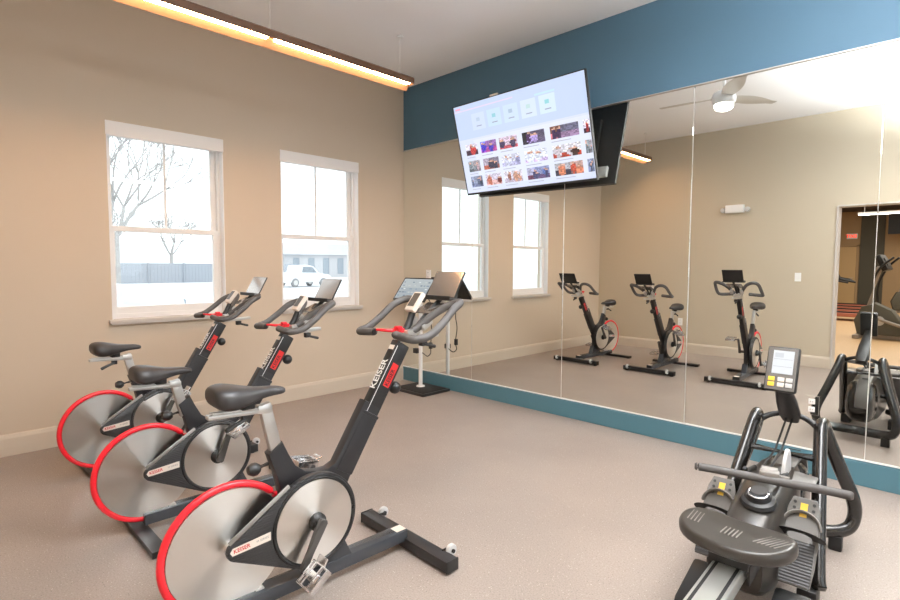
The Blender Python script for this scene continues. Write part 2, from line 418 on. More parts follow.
# emergency light on back wall
t = thing('emergency_light', 'white emergency light with two lamp heads high on the back wall, seen mirrored', 'emergency light', (2.25, D, 2.22), 180)
bm = BM(); box(bm, (0, -.035, 0), (.25, .07, .115), .012, seg=3); obj('housing', bm, MT['white'], t)
for s in (-1, 1):
    bm = BM(); lathe(bm, [(.0, 0), (.03, 0), (.036, .02), (.036, .05), (.028, .056), (0, .054)], 'Y', (s*.165, -.055, -.012), 20); obj('lamp_head', bm, MT['fin'], t)

# ------------------------------------------------------------------ light fittings
def linear_fixture(name, label, x, cuts, z, lens):
    y0, y1 = cuts[0], cuts[-1]; yc = (y0+y1)/2
    t = thing(name, label, 'light fixture', (x, yc, z), 0); L = (y1-y0)/2
    hw = .055; prof = [(-hw, -.042), (-hw, .050), (-hw+.012, .062), (hw-.012, .062), (hw, .050), (hw, .0), (hw-.006, 0), (hw-.006, .024), (-hw+.006, .024), (-hw+.006, -.042)]
    bm = BM(); prism(bm, prof, -L, L, 'Y'); obj('housing', bm, MT['bronze'], t, smooth=0)
    bm = BM(); prism(bm, [(-hw+.006, -.041), (-hw+.006, .022), (-.012, .022), (-.012, .012)], -L+.004, L-.004, 'Y'); obj('reflector', bm, MT['tanmetal'], t, smooth=0)
    for a, b in zip(cuts[:-1], cuts[1:]):
        a, b = a-yc+.03, b-yc-.03
        bm = BM(); box(bm, (.018, (a+b)/2, .010), (.058, b-a, .022), .007); obj('lens', bm, lens, t)
    for yy in (-L+.12, cuts[1]-yc, L-.12):
        bm = BM(); cyl(bm, (0, yy, .06), (0, yy, H-z), .003, seg=8); lathe(bm, [(.0, H-z-.016), (.03, H-z-.014), (.03, H-z), (0, H-z)], 'Z', (0, yy, 0), 20)
        obj('suspension_cable', bm, MT['white'], t)
    for s in (-1, 1):
        bm = BM(); prism(bm, [(-hw, -.042), (-hw, .050), (-hw+.012, .062), (hw-.012, .062), (hw, .050), (hw, 0), (-.01, 0)], s*(L+.002)-.002, s*(L+.002)+.002, 'Y'); obj('end_cap', bm, MT['bronze'], t, smooth=0)
    return t
linear_fixture('linear_pendant_light', 'long bronze pendant light hanging parallel to the window wall', 1.075, (-4.05, -2.2, -.84), 3.01, MT['lens'])
t = thing('linear_pendant_light', 'bright white light fixture out of view beyond the upper right corner', 'light fixture', (4.74, -2.1, 2.71))  # unseen fixture, placed out of view from the glow on the wall
bm = BM(); box(bm, (0, 0, .06), (.30, 4.1, .10), .01); obj('housing', bm, MT['white'], t, smooth=0)
bm = BM(); box(bm, (0, 0, .004), (.27, 4.06, .012), .004); obj('lens', bm, MT['lens2'], t, smooth=0)
for yy in (-1.8, 0, 1.8):
    bm = BM(); cyl(bm, (0, yy, .11), (0, yy, H-2.71), .003, seg=8); obj('suspension_cable', bm, MT['white'], t)

# ceiling fan with light, seen only in the mirror
t = thing('ceiling_fan', 'white three-blade ceiling fan with a lit bowl, seen in the mirror', 'ceiling fan', (2.95, -1.72, 2.97))
bm = BM(); cyl(bm, (0, 0, .16), (0, 0, H-2.96-.05), .013); obj('downrod', bm, MT['white'], t)
bm = BM(); lathe(bm, [(.0, H-2.96), (.07, H-2.96), (.065, H-2.96-.04), (.02, H-2.96-.07), (0, H-2.96-.07)], 'Z'); obj('canopy', bm, MT['white'], t)
bm = BM(); lathe(bm, [(.0, .17), (.05, .17), (.10, .14), (.115, .09), (.11, .05), (.095, .03), (0, .03)], 'Z'); obj('motor_housing', bm, MT['white'], t)
bm = BM(); lathe(bm, [(.0, -.035), (.04, -.032), (.075, -.018), (.088, .004), (.085, .03), (0, .03)], 'Z'); obj('light_bowl', bm, MT['fanlens'], t)
for k, a in enumerate((178, 58, 298)):
    bm = BM(); secs = []
    for i in range(9):
        u = i/8; rr = .09+.56*u; wd = .05+.035*math.sin(math.pi*min(1, u*1.15))-.012*u; tw = R(14-8*u); zz = .10+.01*u
        s = []
        for j in range(10):
            an = 2*math.pi*j/10; xx = math.cos(an)*wd; yy = math.sin(an)*.005
            s.append((rr, xx*math.cos(tw)-yy*math.sin(tw), zz+xx*math.sin(tw)+yy*math.cos(tw)))
        secs.append(s)
    loft(bm, secs); bmesh.ops.rotate(bm, verts=bm.verts[:], cent=(0, 0, 0), matrix=Matrix.Rotation(R(a), 3, 'Z'))
    obj('fan_blade', bm, MT['fanblade'], t)

# ------------------------------------------------------------------ wall television
def screen_mesh(w, h, cells):
    """cells: list of (x0,z0,x1,z1,rgb,layer) in 0..1, drawn on a panel facing -y"""
    me = bpy.data.meshes.new('screen'); V = []; F = []; C = []
    for x0, z0, x1, z1, c, l in cells:
        i = len(V); y = -.0004*l
        V += [((x0-.5)*w, y, (z0-.5)*h), ((x1-.5)*w, y, (z0-.5)*h), ((x1-.5)*w, y, (z1-.5)*h), ((x0-.5)*w, y, (z1-.5)*h)]
        F.append((i, i+1, i+2, i+3)); C += [(*lin(c), 1)]*4
    me.from_pydata(V, [], F); a = me.color_attributes.new('Col', 'FLOAT_COLOR', 'CORNER')
    for k, c in enumerate(C): a.data[k].color = c
    return me
cells = [(0, 0, 1, 1, (196, 212, 244), 0), (0, 0, 1, .62, (214, 222, 246), 1), (.13, .06, 1, .60, (222, 228, 248), 1.5)]
cells += [(.015, .955, .06, .975, (244, 170, 196), 2), (.0, .93, .5, .945, (224, 214, 246), 2), (.66, .89, .80, .91, (196, 226, 246), 2)]
for k in range(5):                       # five pale cards
    x = .145+k*.135
    cells.append((x, .70, x+.112, .88, [(206, 220, 246), (200, 222, 244), (204, 222, 246), (212, 226, 246), (212, 230, 246)][k], 2))
    cells.append((x+.04, .79, x+.07, .83, [(186, 204, 228), (150, 206, 220), (170, 190, 214), (190, 220, 224), (150, 212, 220)][k], 3))
    cells.append((x+.035, .735, x+.08, .745, (150, 158, 190), 3))
PAL = [[(150, 36, 44), (60, 40, 60), (200, 60, 60), (220, 214, 236)], [(70, 60, 190), (170, 80, 210), (190, 70, 60), (110, 120, 240)], [(120, 40, 60), (200, 90, 100), (70, 60, 90), (210, 190, 210)], [(70, 40, 90), (40, 36, 52), (170, 150, 210), (30, 30, 34)], [(60, 40, 80), (206, 120, 130), (70, 130, 210), (120, 80, 70)],
       [(120, 130, 140), (80, 90, 100), (180, 150, 160), (150, 160, 170)], [(90, 40, 40), (190, 100, 80), (60, 60, 80), (170, 160, 180)], [(206, 210, 236), (180, 180, 214), (150, 150, 190), (214, 216, 238)], [(220, 226, 248), (200, 180, 226), (140, 160, 200), (222, 228, 248)], [(200, 190, 200), (170, 60, 44), (60, 40, 36), (222, 220, 232)],
       [(90, 100, 130), (130, 140, 180), (60, 70, 90), (150, 160, 190)], [(190, 110, 90), (210, 170, 170), (120, 50, 50), (206, 200, 220)], [(200, 150, 130), (180, 170, 190), (150, 100, 90), (214, 210, 226)], [(70, 70, 110), (110, 60, 90), (90, 110, 170), (170, 170, 200)], [(190, 80, 60), (60, 60, 80), (210, 130, 100), (170, 170, 180)]]
for r_ in range(3):
    for k in range(6):
        x0 = [.05, .185, .345, .53, .735, .955][k]; x1 = [.155, .32, .49, .695, .925, .995][k]
        z0 = [.435, .245, .065][r_]; z1 = z0+.125
        P = PAL[r_*5+(k % 5)]; nx, nz = (16 if k < 5 else 5), 11
        rnd = random.Random(r_*10+k)
        figs = [(rnd.uniform(.12, .88), rnd.uniform(.25, .55), rnd.uniform(.06, .15), rnd.uniform(.25, .5), rnd.choice([0, 0, 2])) for _ in range(4)]
        hz = rnd.uniform(.25, .5); sp = rnd.uniform(.3, .7)
        for i in range(nx):
            for j in range(nz):
                u, v = (i+.5)/nx, (j+.5)/nz
                c = P[1] if v < hz else P[3]
                if P[3][0] < 200 and u > sp: c = tuple((a*.6+b*.4) for a, b in zip(c, P[2]))
                for fx, fz, rx, rz_, kk in figs:
                    if ((u-fx)/rx)**2+((v-fz)/rz_)**2 < 1: c = P[kk] if v < fz+rz_*.55 else (206, 160, 140)
                q = rnd.uniform(.8, 1.2); c = tuple(min(255, w_*q) for w_ in c)
                cells.append((x0+(x1-x0)*i/nx, z0+(z1-z0)*j/nz, x0+(x1-x0)*(i+1)/nx, z0+(z1-z0)*(j+1)/nz, c, 2))
        if k < 5:
            cells.append((x0, z0-.03, x0+(x1-x0)*.7, z0-.022, (176, 178, 200), 2))
TW, TH = 1.490, .860
tilt = math.degrees(math.atan2(.23, .83))
tv = thing('television', 'large flat television tilted down on the mirrored wall, showing a video menu', 'television', (1.872, -.245, 2.487))
tv.rotation_euler = (R(tilt), R(.5), R(-2.2))
bm = BM(); box(bm, (0, .012, 0), (TW, .024, TH), .004); box(bm, (0, .038, -.08), (TW*.72, .04, TH*.62), .012); obj('cabinet', bm, MT['darkgrey'], tv, smooth=0)
bm = BM()
for s in (-1, 1):
    box(bm, (s*(TW/2-.004), -.003, 0), (.008, .008, TH), .001); box(bm, (0, -.003, s*(TH/2-.004)), (TW, .008, .008), .001)
box(bm, (0, -.004, -TH/2+.008), (TW, .008, .018), .001); obj('bezel', bm, MT['blackp'], tv, smooth=0)
o = bpy.data.objects.new('screen', screen_mesh(TW-.016, TH-.026, cells)); o.data.materials.append(MT['screen']); COL.objects.link(o); o.parent = tv; o.location = (0, -.0012, .006)
bm = BM(); box(bm, (0, .07, -.02), (.44, .03, .40), .004); box(bm, (0, .10, -.12), (.30, .06, .10), .004); obj('wall_bracket', bm, MT['blackp'], tv, smooth=0)
bm = BM(); box(bm, (TW/2-.13, .075, -TH/2+.09), (.14, .035, .09), .004); obj('media_box', bm, MT['fin'], tv, smooth=0)
bm = BM(); box(bm, (-.20, -.006, TH/2+.006), (.09, .02, .014), .004); obj('sensor_bar', bm, MT['whitest'], tv, smooth=0)

# ------------------------------------------------------------------ exercise bikes
WC = Vector((0, 0, .305)); BB = Vector((0, .32, .327))
def hull2(c0, r0, c1, r1, n=24):
    """tangent hull of two circles in the (y,z) plane"""
    d = (Vector(c1)-Vector(c0)); L = d.length; th = math.atan2(d.y, d.x); al = math.acos((r0-r1)/L)
    pts = []
    for i in range(n+1):
        a = th+al+(2*math.pi-2*al)*i/n; pts.append((c0[0]+r0*math.cos(a), c0[1]+r0*math.sin(a)))
    for i in range(n*2+1):
        a = th-al+2*al*i/(n*2); pts.append((c1[0]+r1*math.cos(a), c1[1]+r1*math.sin(a)))
    return pts
def pedal_bm(s):
    """chrome cage pedal, spindle along x starting at the crank end"""
    b = BM(); x0 = s*.022; x1 = s*.115; xc = (x0+x1)/2
    box(b, (xc, 0, 0), (.075, .032, .024), .006)
    for yy in (-.040, .040): box(b, (xc, yy, .003), (.085, .006, .022), .002)
    for xx in (x0+s*.006, x1): box(b, (xx, 0, .003), (.006, .086, .020), .002)
    for xx in (xc-.02, xc+.02): box(b, (xx, 0, .012), (.008, .08, .006), .001)
    box(b, (xc, .052, .014), (.05, .03, .006), .002, rotm(20))
    return b
def make_bike():
    t = thing('exercise_bike', '', 'exercise bike')
    # floor frame
    bm = BM(); box(bm, (0, .40, .072), (.074, .86, .056), .008)
    prism(bm, [(.30, .095), (.52, .095), (.47, .20), (.33, .20)], -.03, .03, 'X', .004)
    obj('base_beam', bm, MT['steel'], t)
    for yy, hw, zt, hz in ((.845, .325, .062, .052), (-.045, .32, .036, .030)):
        bm = BM(); box(bm, (0, yy, zt-hz/2), (2*hw, .07, hz), .007)
        st = obj('stabilizer', bm, MT['black'], t)
        for s in (-1, 1):
            bm = BM(); lathe(bm, [(.0, 0), (.022, 0), (.020, max(.004, zt-hz)), (0, max(.004, zt-hz))], 'Z', (s*(hw-.03), yy, 0), 16); obj('levelling_foot', bm, MT['rubber'], st)
            bm = BM(); box(bm, (s*(hw+.002), yy, zt-hz/2), (.008, .072, hz+.002), .003); obj('end_plug', bm, MT['blackp'], st)
            if yy > .5:
                bm = BM(); lathe(bm, [(.0, -.011), (.024, -.011), (.028, -.007), (.028, .007), (.024, .011), (0, .011)], 'X', (s*(hw-.065), yy+.058, .060), 20); w = obj('transport_wheel', bm, MT['fin'], st)
                bm = BM(); cyl(bm, (s*(hw-.085), yy+.058, .060), (s*(hw-.045), yy+.058, .060), .009, seg=10); box(bm, (s*(hw-.084), yy+.042, .058), (.006, .045, .02), .001); obj('wheel_bracket', bm, MT['blackp'], st)
    bm = BM(); box(bm, (0, .80, .1004), (.05, .055, .001)); obj('warning_sticker', bm, MT['whitest'], t, smooth=0)
    # V frame
    bm = BM()
    prism(bm, [(.150, .628), (.207, .668), (.232, .612), (.262, .556), (.305, .522), (.36, .508), (.41, .506), (.445, .520), (.60, .765), (.680, .715), (.535, .478), (.505, .42), (.45, .35), (.44, .20), (.50, .10), (.30, .10), (.31, .20), (.25, .30), (.205, .42), (.180, .54)], -.024, .024, 'X', .006)
    for s in (-1, 1):
        prism(bm, [(-.02, .325), (-.02, .285), (.03, .275), (.30, .30), (.30, .45), (.22, .46)], s*.034-.006, s*.034+.006, 'X', .002)
    obj('frame', bm, MT['black'], t)
    # flywheel and its red rim guard
    bm = BM(); lathe(bm, [(.0, -.013), (.02, -.013), (.214, -.0075), (.222, -.009), (.222, .009), (.214, .0075), (.02, .013), (0, .013)], 'X', (0, 0, 0), 96)
    fw = obj('flywheel', bm, MT['disc'], t, loc=WC)
    bm = BM(); cyl(bm, (-.05, 0, 0), (.05, 0, 0), .014, seg=16); cyl(bm, (-.028, 0, 0), (.028, 0, 0), .026, seg=24); obj('axle', bm, MT['chrome'], fw)
    bm = BM(); pts = [WC+Vector((0, .2365*math.cos(R(a)), .2365*math.sin(R(a)))) for a in range(40, 296, 6)]
    tube(bm, pts, .0135, 14, smooth=False); g = obj('flywheel_guard', bm, MT['red'], t)
    p = WC+Vector((0, .2365*math.cos(R(298)), .2365*math.sin(R(298))))
    bm = BM(); box(bm, p, (.034, .032, .03), .006, rotm(28)); obj('guard_clip', bm, MT['fin'], g)
    # belt cover with printed strip
    c0, c1 = (0.0, .312), (BB.y, BB.z)
    bm = BM(); prism(bm, hull2(c0, .034, c1, .193), .044, .072, 'X', .006)
    cv = obj('belt_cover', bm, MT['ribbed'], t)
    bm = BM(); prism(bm, [(-.018, .306), (.128, .316), (.128, .348), (-.016, .334), (-.026, .320)], .0738, .0752, 'X'); st = obj('printed_strip', bm, MT['whitest'], cv, smooth=0)
    M = basis((.0754, -.014, .3205), (0, .146, .0125), (0, 0, 1))
    lettering('lettering', 'KEISER', .021, MT['redtext'], cv, M, bold=.0004)
    M = basis((.0754, .072, .3285), (0, .146, .0125), (0, 0, 1))
    lettering('lettering', 'M SERIES', .0125, MT['greytext'], cv, M)
    # light along the belt cover's upper edge, put in as a grey strip
    bm = BM(); hp = hull2(c0, .036, c1, .195)
    pa = [Vector((.058, p[0], p[1])) for p in hp]
    d = Vector((c1[0]-c0[0], c1[1]-c0[1])); th = math.atan2(d.y, d.x); al = math.acos((.036-.195)/d.length)
    A = Vector((.058, c0[0]+.037*math.cos(th+al), c0[1]+.037*math.sin(th+al))); Bp = Vector((.058, c1[0]+.196*math.cos(th+al), c1[1]+.196*math.sin(th+al)))
    tube(bm, [A, Bp], .008, 8, smooth=False, flat=(.013, .004), up=(1, 0, 0)); obj('edge_highlight', bm, MT['midgrey'], cv)
    # drive disc
    bm = BM(); lathe(bm, [(.0, 0), (.166, 0), (.168, .002), (.168, .005), (.02, .0095), (0, .0095)], 'X', (0, 0, 0), 96); dd = obj('drive_disc', bm, MT['disc'], t, loc=BB+Vector((.070, 0, 0)))
    bm = BM(); pts = [Vector((.003, .177*math.cos(R(a)), .177*math.sin(R(a)))) for a in range(0, 361, 5)]
    tube(bm, pts, .0075, 8, smooth=False); obj('disc_rim', bm, MT['blackp'], dd)
    bm = BM(); lathe(bm, [(.0, .0), (.036, .0), (.036, .016), (.028, .022), (.024, .034), (0, .034)], 'X', (.008, 0, 0), 28); hb = obj('hub', bm, MT['blackp'], dd)
    for k in range(5):
        bm = BM(); a = R(72*k+20); cyl(bm, (.022, .029*math.cos(a), .029*math.sin(a)), (.026, .029*math.cos(a), .029*math.sin(a)), .0045, seg=8)
        obj('hub_bolt', bm, MT['chrome'], dd)
    # cranks, built at the axle, rotated per bike
    for s in (1, -1):
        bm = BM(); x = .118 if s > 0 else -.10
        secs = []
        for i, (l, w, d_) in enumerate([(-.022, .012, .012), (-.012, .019, .013), (.02, .018, .012), (.11, .013, .010), (.170, .015, .010), (.184, .010, .009)]):
            secs.append([(x-d_, -w, -l), (x+d_, -w, -l), (x+d_, w, -l), (x-d_, w, -l)])
        loft(bm, secs)
        if s < 0: cyl(bm, (-.024, 0, 0), (x, 0, 0), .016, seg=16)
        cr = obj('crank_arm', bm, MT['darkgrey'], t, loc=BB, bevel=.003)
        pd = obj('pedal', pedal_bm(s), MT['chrome'], cr, loc=(x, 0, -.172)); pd.scale = (1.15, 1.15, 1.3)
        bm = BM(); cyl(bm, (0, 0, 0), (s*.03, 0, 0), .007, seg=10); 
        sp = obj('pedal_spindle', bm, MT['blackp'], cr, loc=(x, 0, -.172))
        if s > 0: t_r = cr
        else: t_l = cr
    # seat post, slider, saddle
    bm = BM(); box(bm, (0, .165, .73), (.034, .048, .20), .008, rotm(13)); box(bm, (0, .142, .806), (.04, .062, .036), .012, rotm(-6)); sp = obj('seat_post', bm, MT['silver'], t)
    bm = BM(); tube(bm, [(0, .155, .585), (0, .118, .580)], .008, 8, smooth=False); lathe(bm, [(.0, -.026), (.016, -.024), (.025, -.008), (.025, .008), (.015, .022), (0, .024)], 'Y', (0, .10, .577), 20); obj('adjustment_knob', bm, MT['blackp'], t)
    bm = BM(); box(bm, (0, .030, .806), (.034, .20, .016), .004, rotm(-3)); box(bm, (-.012, .03, .818), (.004, .17, .008), .001, rotm(-3)); box(bm, (.012, .03, .818), (.004, .17, .008), .001, rotm(-3)); sl = obj('saddle_slider', bm, MT['silver'], t)
    bm = BM(); box(bm, (0, .075, .833), (.05, .05, .03), .006); box(bm, (.0, .07, .785), (.026, .03, .03), .004); tube(bm, [(.01, .07, .782), (.012, .03, .768), (.012, -.005, .752)], [.007, .010], 8); obj('seat_clamp', bm, MT['blackp'], t)
    bm = BM(); secs = []
    for (y, hw, zt, zb) in [(-.058, .052, .912, .876), (-.050, .075, .926, .848), (-.024, .092, .934, .832), (.01, .090, .930, .830), (.05, .072, .918, .834), (.09, .050, .907, .842), (.13, .037, .900, .852), (.18, .029, .893, .856), (.212, .025, .886, .854), (.232, .013, .877, .860)]:
        s = []
        for k in range(16):
            a = 2*math.pi*k/16; cx, sz = math.cos(a), math.sin(a)
            ex = math.copysign(abs(cx)**.75, cx); ez = math.copysign(abs(sz)**.75, sz)
            zz = (zt+zb)/2+(zt-zb)/2*ez
            if sz > .6 and hw > .03: zz -= .006*(1-abs(cx))      # shallow centre channel
            if sz < 0: zz -= .0
            s.append((hw*ex, y, zz-abs(ex)**2*.012*(hw/.09)))
        secs.append(s)
    loft(bm, secs); sd = obj('saddle', bm, MT['saddle'], t, smooth=60, sub=1)
    # handlebar post
    U = Vector((0, .534, .845)); V = Vector((0, .845, -.534))
    def pp(a, b, x): return Vector((x, .485, .468))+U*a+V*b
    bm = BM()
    def post(b, a0, a1, w, dpt, x0=0, off=0):
        cs = [pp((a0+a1)/2, off, x0)]
        Mx = basis(cs[0], (1, 0, 0), V); vs = box(b, (0, 0, 0), (w, dpt, a1-a0), min(w, dpt)*.16)
        for v in vs: v.co = Mx @ v.co
    # (basis z = x cross V = -U direction or U: symmetric box)
    post(bm, .0, .265, .058, .088); post(bm, .258, .275, .061, .092); obj('post_sleeve', bm, MT['black'], t)
    bm = BM(); post(bm, .25, .625, .046, .080); hp_ = obj('handlebar_post', bm, MT['blackp'], t)
    # sticker + letters on the rider's-right face, letters on the face toward the rider
    bm = BM(); Mx = basis(pp(.465, .008, .0236), U, (-V)); vs = box(bm, (0, 0, 0), (.115, .036, .001))
    for v in vs: v.co = Mx @ v.co
    stp = obj('red_sticker', bm, MT['redst'], hp_, smooth=0); stp['label'] = 'red printed sticker on the side of the post'
    lettering('lettering', 'KEISER', .030, MT['darktext'], hp_, basis(pp(.412, .008, .0246), U, -V), bold=.0006, sx=.92)
    bm = BM(); Mx = basis(pp(.43, -.029, .0236), U, (-V)); vs = box(bm, (0, 0, 0), (.34, .003, .001))
    for v in vs: v.co = Mx @ v.co
    obj('pinstripe', bm, MT['whitetext'], hp_, smooth=0)
    lettering('lettering', 'KEISER', .052, MT['whitetext'], hp_, basis(pp(.375, -.0405, 0), U, (-1, 0, 0)), bold=.001, sx=.95)
    lettering('lettering', 'KEISER', .052, MT['whitetext'], hp_, basis(pp(.375, 0, -.0236), U, V), bold=.001, sx=.95)
    bm = BM(); Mx = basis(pp(.585, -.0405, 0), (1, 0, 0), U); vs = box(bm, (0, 0, 0), (.036, .022, .001))
    for v in vs: v.co = Mx @ v.co
    obj('small_label', bm, MT['whitest'], hp_, smooth=0)
    # pop-pin knob on the front of the post
    bm = BM(); a = pp(.43, .035, 0); b_ = pp(.43, .06, 0); tube(bm, [a, b_], .009, 10, smooth=False)
    r_ = bmesh.ops.create_uvsphere(bm, u_segments=20, v_segments=12, radius=.029); _xf(r_['verts'], pp(.43, .078, 0))
    obj('height_knob', bm, MT['blackp'], t)
    # handlebar carriage
    bm = BM(); box(bm, (0, .94, 1.014), (.036, .21, .020), .004, rotm(3)); box(bm, (0, .845, 1.02), (.06, .10, .03), .006, rotm(3)); hs = obj('handlebar_slider', bm, MT['silver'], t)
    bm = BM(); box(bm, (0, .955, .985), (.03, .035, .03), .004); tube(bm, [(.012, .955, .98), (.014, .985, .972), (.014, 1.02, .962)], [.007, .009], 8); obj('slider_lever', bm, MT['blackp'], t)
    bm = BM(); box(bm, (0, .865, 1.048), (.085, .075, .032), .008, rotm(10)); box(bm, (.052, .93, 1.083), (.034, .07, .034), .012, rotm(35)); box(bm, (-.052, .93, 1.083), (.034, .07, .034), .012, rotm(35)); obj('handlebar_clamp', bm, MT['silver'], t)
    bm = BM()
    for s in (-1, 1):
        tube(bm, [(s*.03, .865, 1.05), (s*.05, .905, 1.08), (s*.085, .95, 1.125), (s*.13, 1.0, 1.165), (s*.185, 1.028, 1.187), (s*.228, 1.005, 1.186), (s*.248, .945, 1.160), (s*.256, .87, 1.102), (s*.256, .80, 1.058), (s*.243, .742, 1.044), (s*.205, .720, 1.043), (s*.09, .722, 1.051)], .0185, 14, n=6)
    for v in bm.verts: v.co.x *= .90
    hbm = obj('handlebar', bm, MT['foam'], t, smooth=60)
    for s in (-1, 1):
        bm = BM(); cyl(bm, (s*.083, .7215, 1.051), (s*.073, .723, 1.0515), .0165, .015, 16)
        obj('bar_end_plug', bm, MT['blackp'], hbm)
    bm = BM(); box(bm, (.0, .80, 1.058), (.040, .05, .022), .006); tube(bm, [(0, .78, 1.058), (-.01, .74, 1.062), (-.05, .715, 1.064)], [.009, .006], 10); box(bm, (.015, .79, 1.072), (.03, .03, .018), .006); obj('resistance_lever', bm, MT['red'], t)
    # computer on its arm
    bm = BM(); tube(bm, [(0, .845, 1.05), (0, .868, 1.09), (0, .895, 1.15)], [.02, .014], 12); obj('console_arm', bm, MT['blackp'], t)
    Mx = basis((0, .905, 1.186), (1, 0, 0), (0, .62, .78))
    bm = BM(); vs = box(bm, (0, 0, 0), (.066, .108, .026), .007)
    for v in vs: v.co = Mx @ v.co
    cs = obj('console', bm, MT['whitest'], t)
    bm = BM(); vs = box(bm, (0, .006, .0135), (.046, .076, .002), .0005)
    for v in vs: v.co = Mx @ v.co
    obj('console_display', bm, MT['darkgrey'], cs, smooth=0)
    # tablet tray: lip, lower panel and inclined back plate
    Mx = basis((0, 1.025, 1.165), (1, 0, 0), (0, .92, .40))
    bm = BM(); vs = box(bm, (0, -.02, -.006), (.16, .11, .006), .002)
    for v in vs: v.co = Mx @ v.co
    obj('tray_panel', bm, MT['panel'], t, smooth=0)
    bm = BM(); box(bm, (0, 1.055, 1.198), (.222, .055, .012), .003); box(bm, (0, 1.030, 1.204), (.222, .006, .022), .002); tube(bm, [(0, .92, 1.07), (0, .985, 1.13), (0, 1.07, 1.192)], .012, 10); obj('tray_lip', bm, MT['blackp'], t, smooth=0)
    Mx = basis((0, 1.104, 1.268), (1, 0, 0), (0, .49, .87))
    bm = BM(); vs = box(bm, (0, 0, -.004), (.21, .148, .008), .008)
    for v in vs: v.co = Mx @ v.co
    tb = obj('tablet_rest', bm, MT['blackp'], t)
    bm = BM(); vs = box(bm, (0, 0, .001), (.202, .140, .001), .0002)
    for v in vs: v.co = Mx @ v.co
    obj('front_face', bm, MT['panel'], tb, smooth=0)
    return t
BIKES = [((2.903, -3.338), -1.8, 0.0, (0, 0), 0, 'exercise bike nearest the camera, its red-rimmed flywheel cut by the bottom edge'),
         ((1.884, -3.323), -.4, .069, (-.004, -.068), 158, 'middle of the three exercise bikes with red-rimmed flywheels'),
         ((.891, -3.297), 2.4, .076, (.004, -.056), 150, 'exercise bike farthest left, closest to the window wall')]
proto = make_bike()
SLIDE = ('handlebar_post', 'handlebar_slider', 'slider_lever', 'handlebar_clamp', 'handlebar', 'resistance_lever', 'console_arm', 'console', 'tray_panel', 'tray_lip', 'tablet_rest')
SEAT = ('seat_post', 'saddle_slider', 'seat_clamp', 'saddle')
trees = [proto, copy_tree(proto), copy_tree(proto)]
for b, (xy, rz, h, (sy, sz), crank, lab) in zip(trees, BIKES):
    b.location = (*xy, 0); b.rotation_euler = (0, 0, R(rz)); tag(b, lab, 'exercise bike', 'exercise bikes facing the mirror')
    for ch in b.children:
        nm = ch.name.split('.')[0]
        if nm in SLIDE: ch.location = (0, -.534*h, -.845*h)
        if nm in SEAT: ch.location = (0, sy, sz)
        if nm == 'crank_arm':
            right = ch.data.vertices[0].co.x > 0
            base = -26 if crank == 0 else -26+(crank+26)+26
            a = (-28 if crank == 0 else crank) + (0 if right else 180)
            ch.rotation_euler = (R(a), 0, 0)
            for c2 in ch.children: c2.rotation_euler = (R(-a)+R((38 if crank == 0 else 30) if right else -10), 0, 0)

# ------------------------------------------------------------------ rowing machine
t = thing('rowing_machine', 'black rowing machine with a silver rail in the lower right corner', 'rowing machine', (4.235, -1.15, 0), 2.4)
bm = BM(); prism(bm, [(-.050, .275), (.050, .275), (.050, .318), (.046, .322), (-.046, .322), (-.050, .318)], -2.05, -.72, 'Y'); rl = obj('rail', bm, MT['rail'], t, smooth=0)
for s in (-1, 1):
    bm = BM(); box(bm, (s*.034, -1.385, .3225), (.010, 1.32, .0015))
    obj('rail_groove', bm, MT['blackp'], rl, smooth=0)
bm = BM(); box(bm, (0, -1.38, .255), (.07, 1.30, .045), .008); obj('rail_beam', bm, MT['darkgrey'], t)
bm = BM(); tube(bm, [(0, -1.98, .26), (0, -1.99, .15), (0, -2.0, .06)], .025, 12); box(bm, (0, -2.0, .03), (.40, .06, .05), .012); rs = obj('rear_stand', bm, MT['black'], t)
for s in (-1, 1):
    bm = BM(); lathe(bm, [(0, 0), (.024, 0), (.02, .012), (0, .012)], 'Z', (s*.17, -2.0, 0), 14); obj('rubber_foot', bm, MT['rubber'], rs)
# seat: contoured bench with rolled edge
bm = BM(); outl = [(-.196, -.005), (-.188, .055), (-.15, .088), (-.09, .098), (-.03, .090), (.03, .090), (.09, .098), (.15, .088), (.188, .055), (.196, -.005), (.185, -.065), (.150, -.118), (.095, -.148), (.035, -.160), (-.035, -.160), (-.095, -.148), (-.150, -.118), (-.185, -.065)]
secs = []
for sc_, z in [(.80, .366), (.93, .366), (.99, .374), (1.0, .388), (.985, .400), (.95, .408), (.90, .409)]:
    secs.append([(x*sc_, (y+.03)*sc_-.03, z+(.010*(abs(x)/.19)**2 if z > .38 else 0)) for x, y in outl])
loft(bm, secs)
top = [f for f in bm.faces if len(f.verts) == len(outl) and f.calc_center_median().z > .39]
bmesh.ops.inset_individual(bm, faces=top, thickness=.05, depth=-.003)
seatM = Matrix.Translation((0, -.93, .006)) @ Matrix.Rotation(R(-6), 4, 'Z')
for v in bm.verts: v.co = seatM @ v.co
seat = obj('seat', bm, MT['seatm'], t, smooth=60, sub=1)
for x0, ang, n in ((-.135, 8, 4), (0.0, 0, 5), (.125, -22, 6)):
    for k in range(n):
        bm = BM(); xx = x0+(k-(n-1)/2)*.013; l = .06 if x0 == 0 else .09
        zz = .4135+.005*(abs(xx)/.19)**2
        box(bm, (xx, -.045 if x0 == 0 else -.02, zz), (.0035, l, .005), .001, rotm(0, 0, ang))
        for v in bm.verts: v.co = seatM @ v.co
        obj('seat_rib', bm, MT['midgrey'], seat, smooth=0)
bm = BM(); box(bm, (0, -.93, .338), (.13, .20, .04), .008)
for s in (-1, 1):
    box(bm, (s*.062, -.93, .30), (.012, .17, .07), .004)
obj('seat_carriage', bm, MT['blackp'], t)
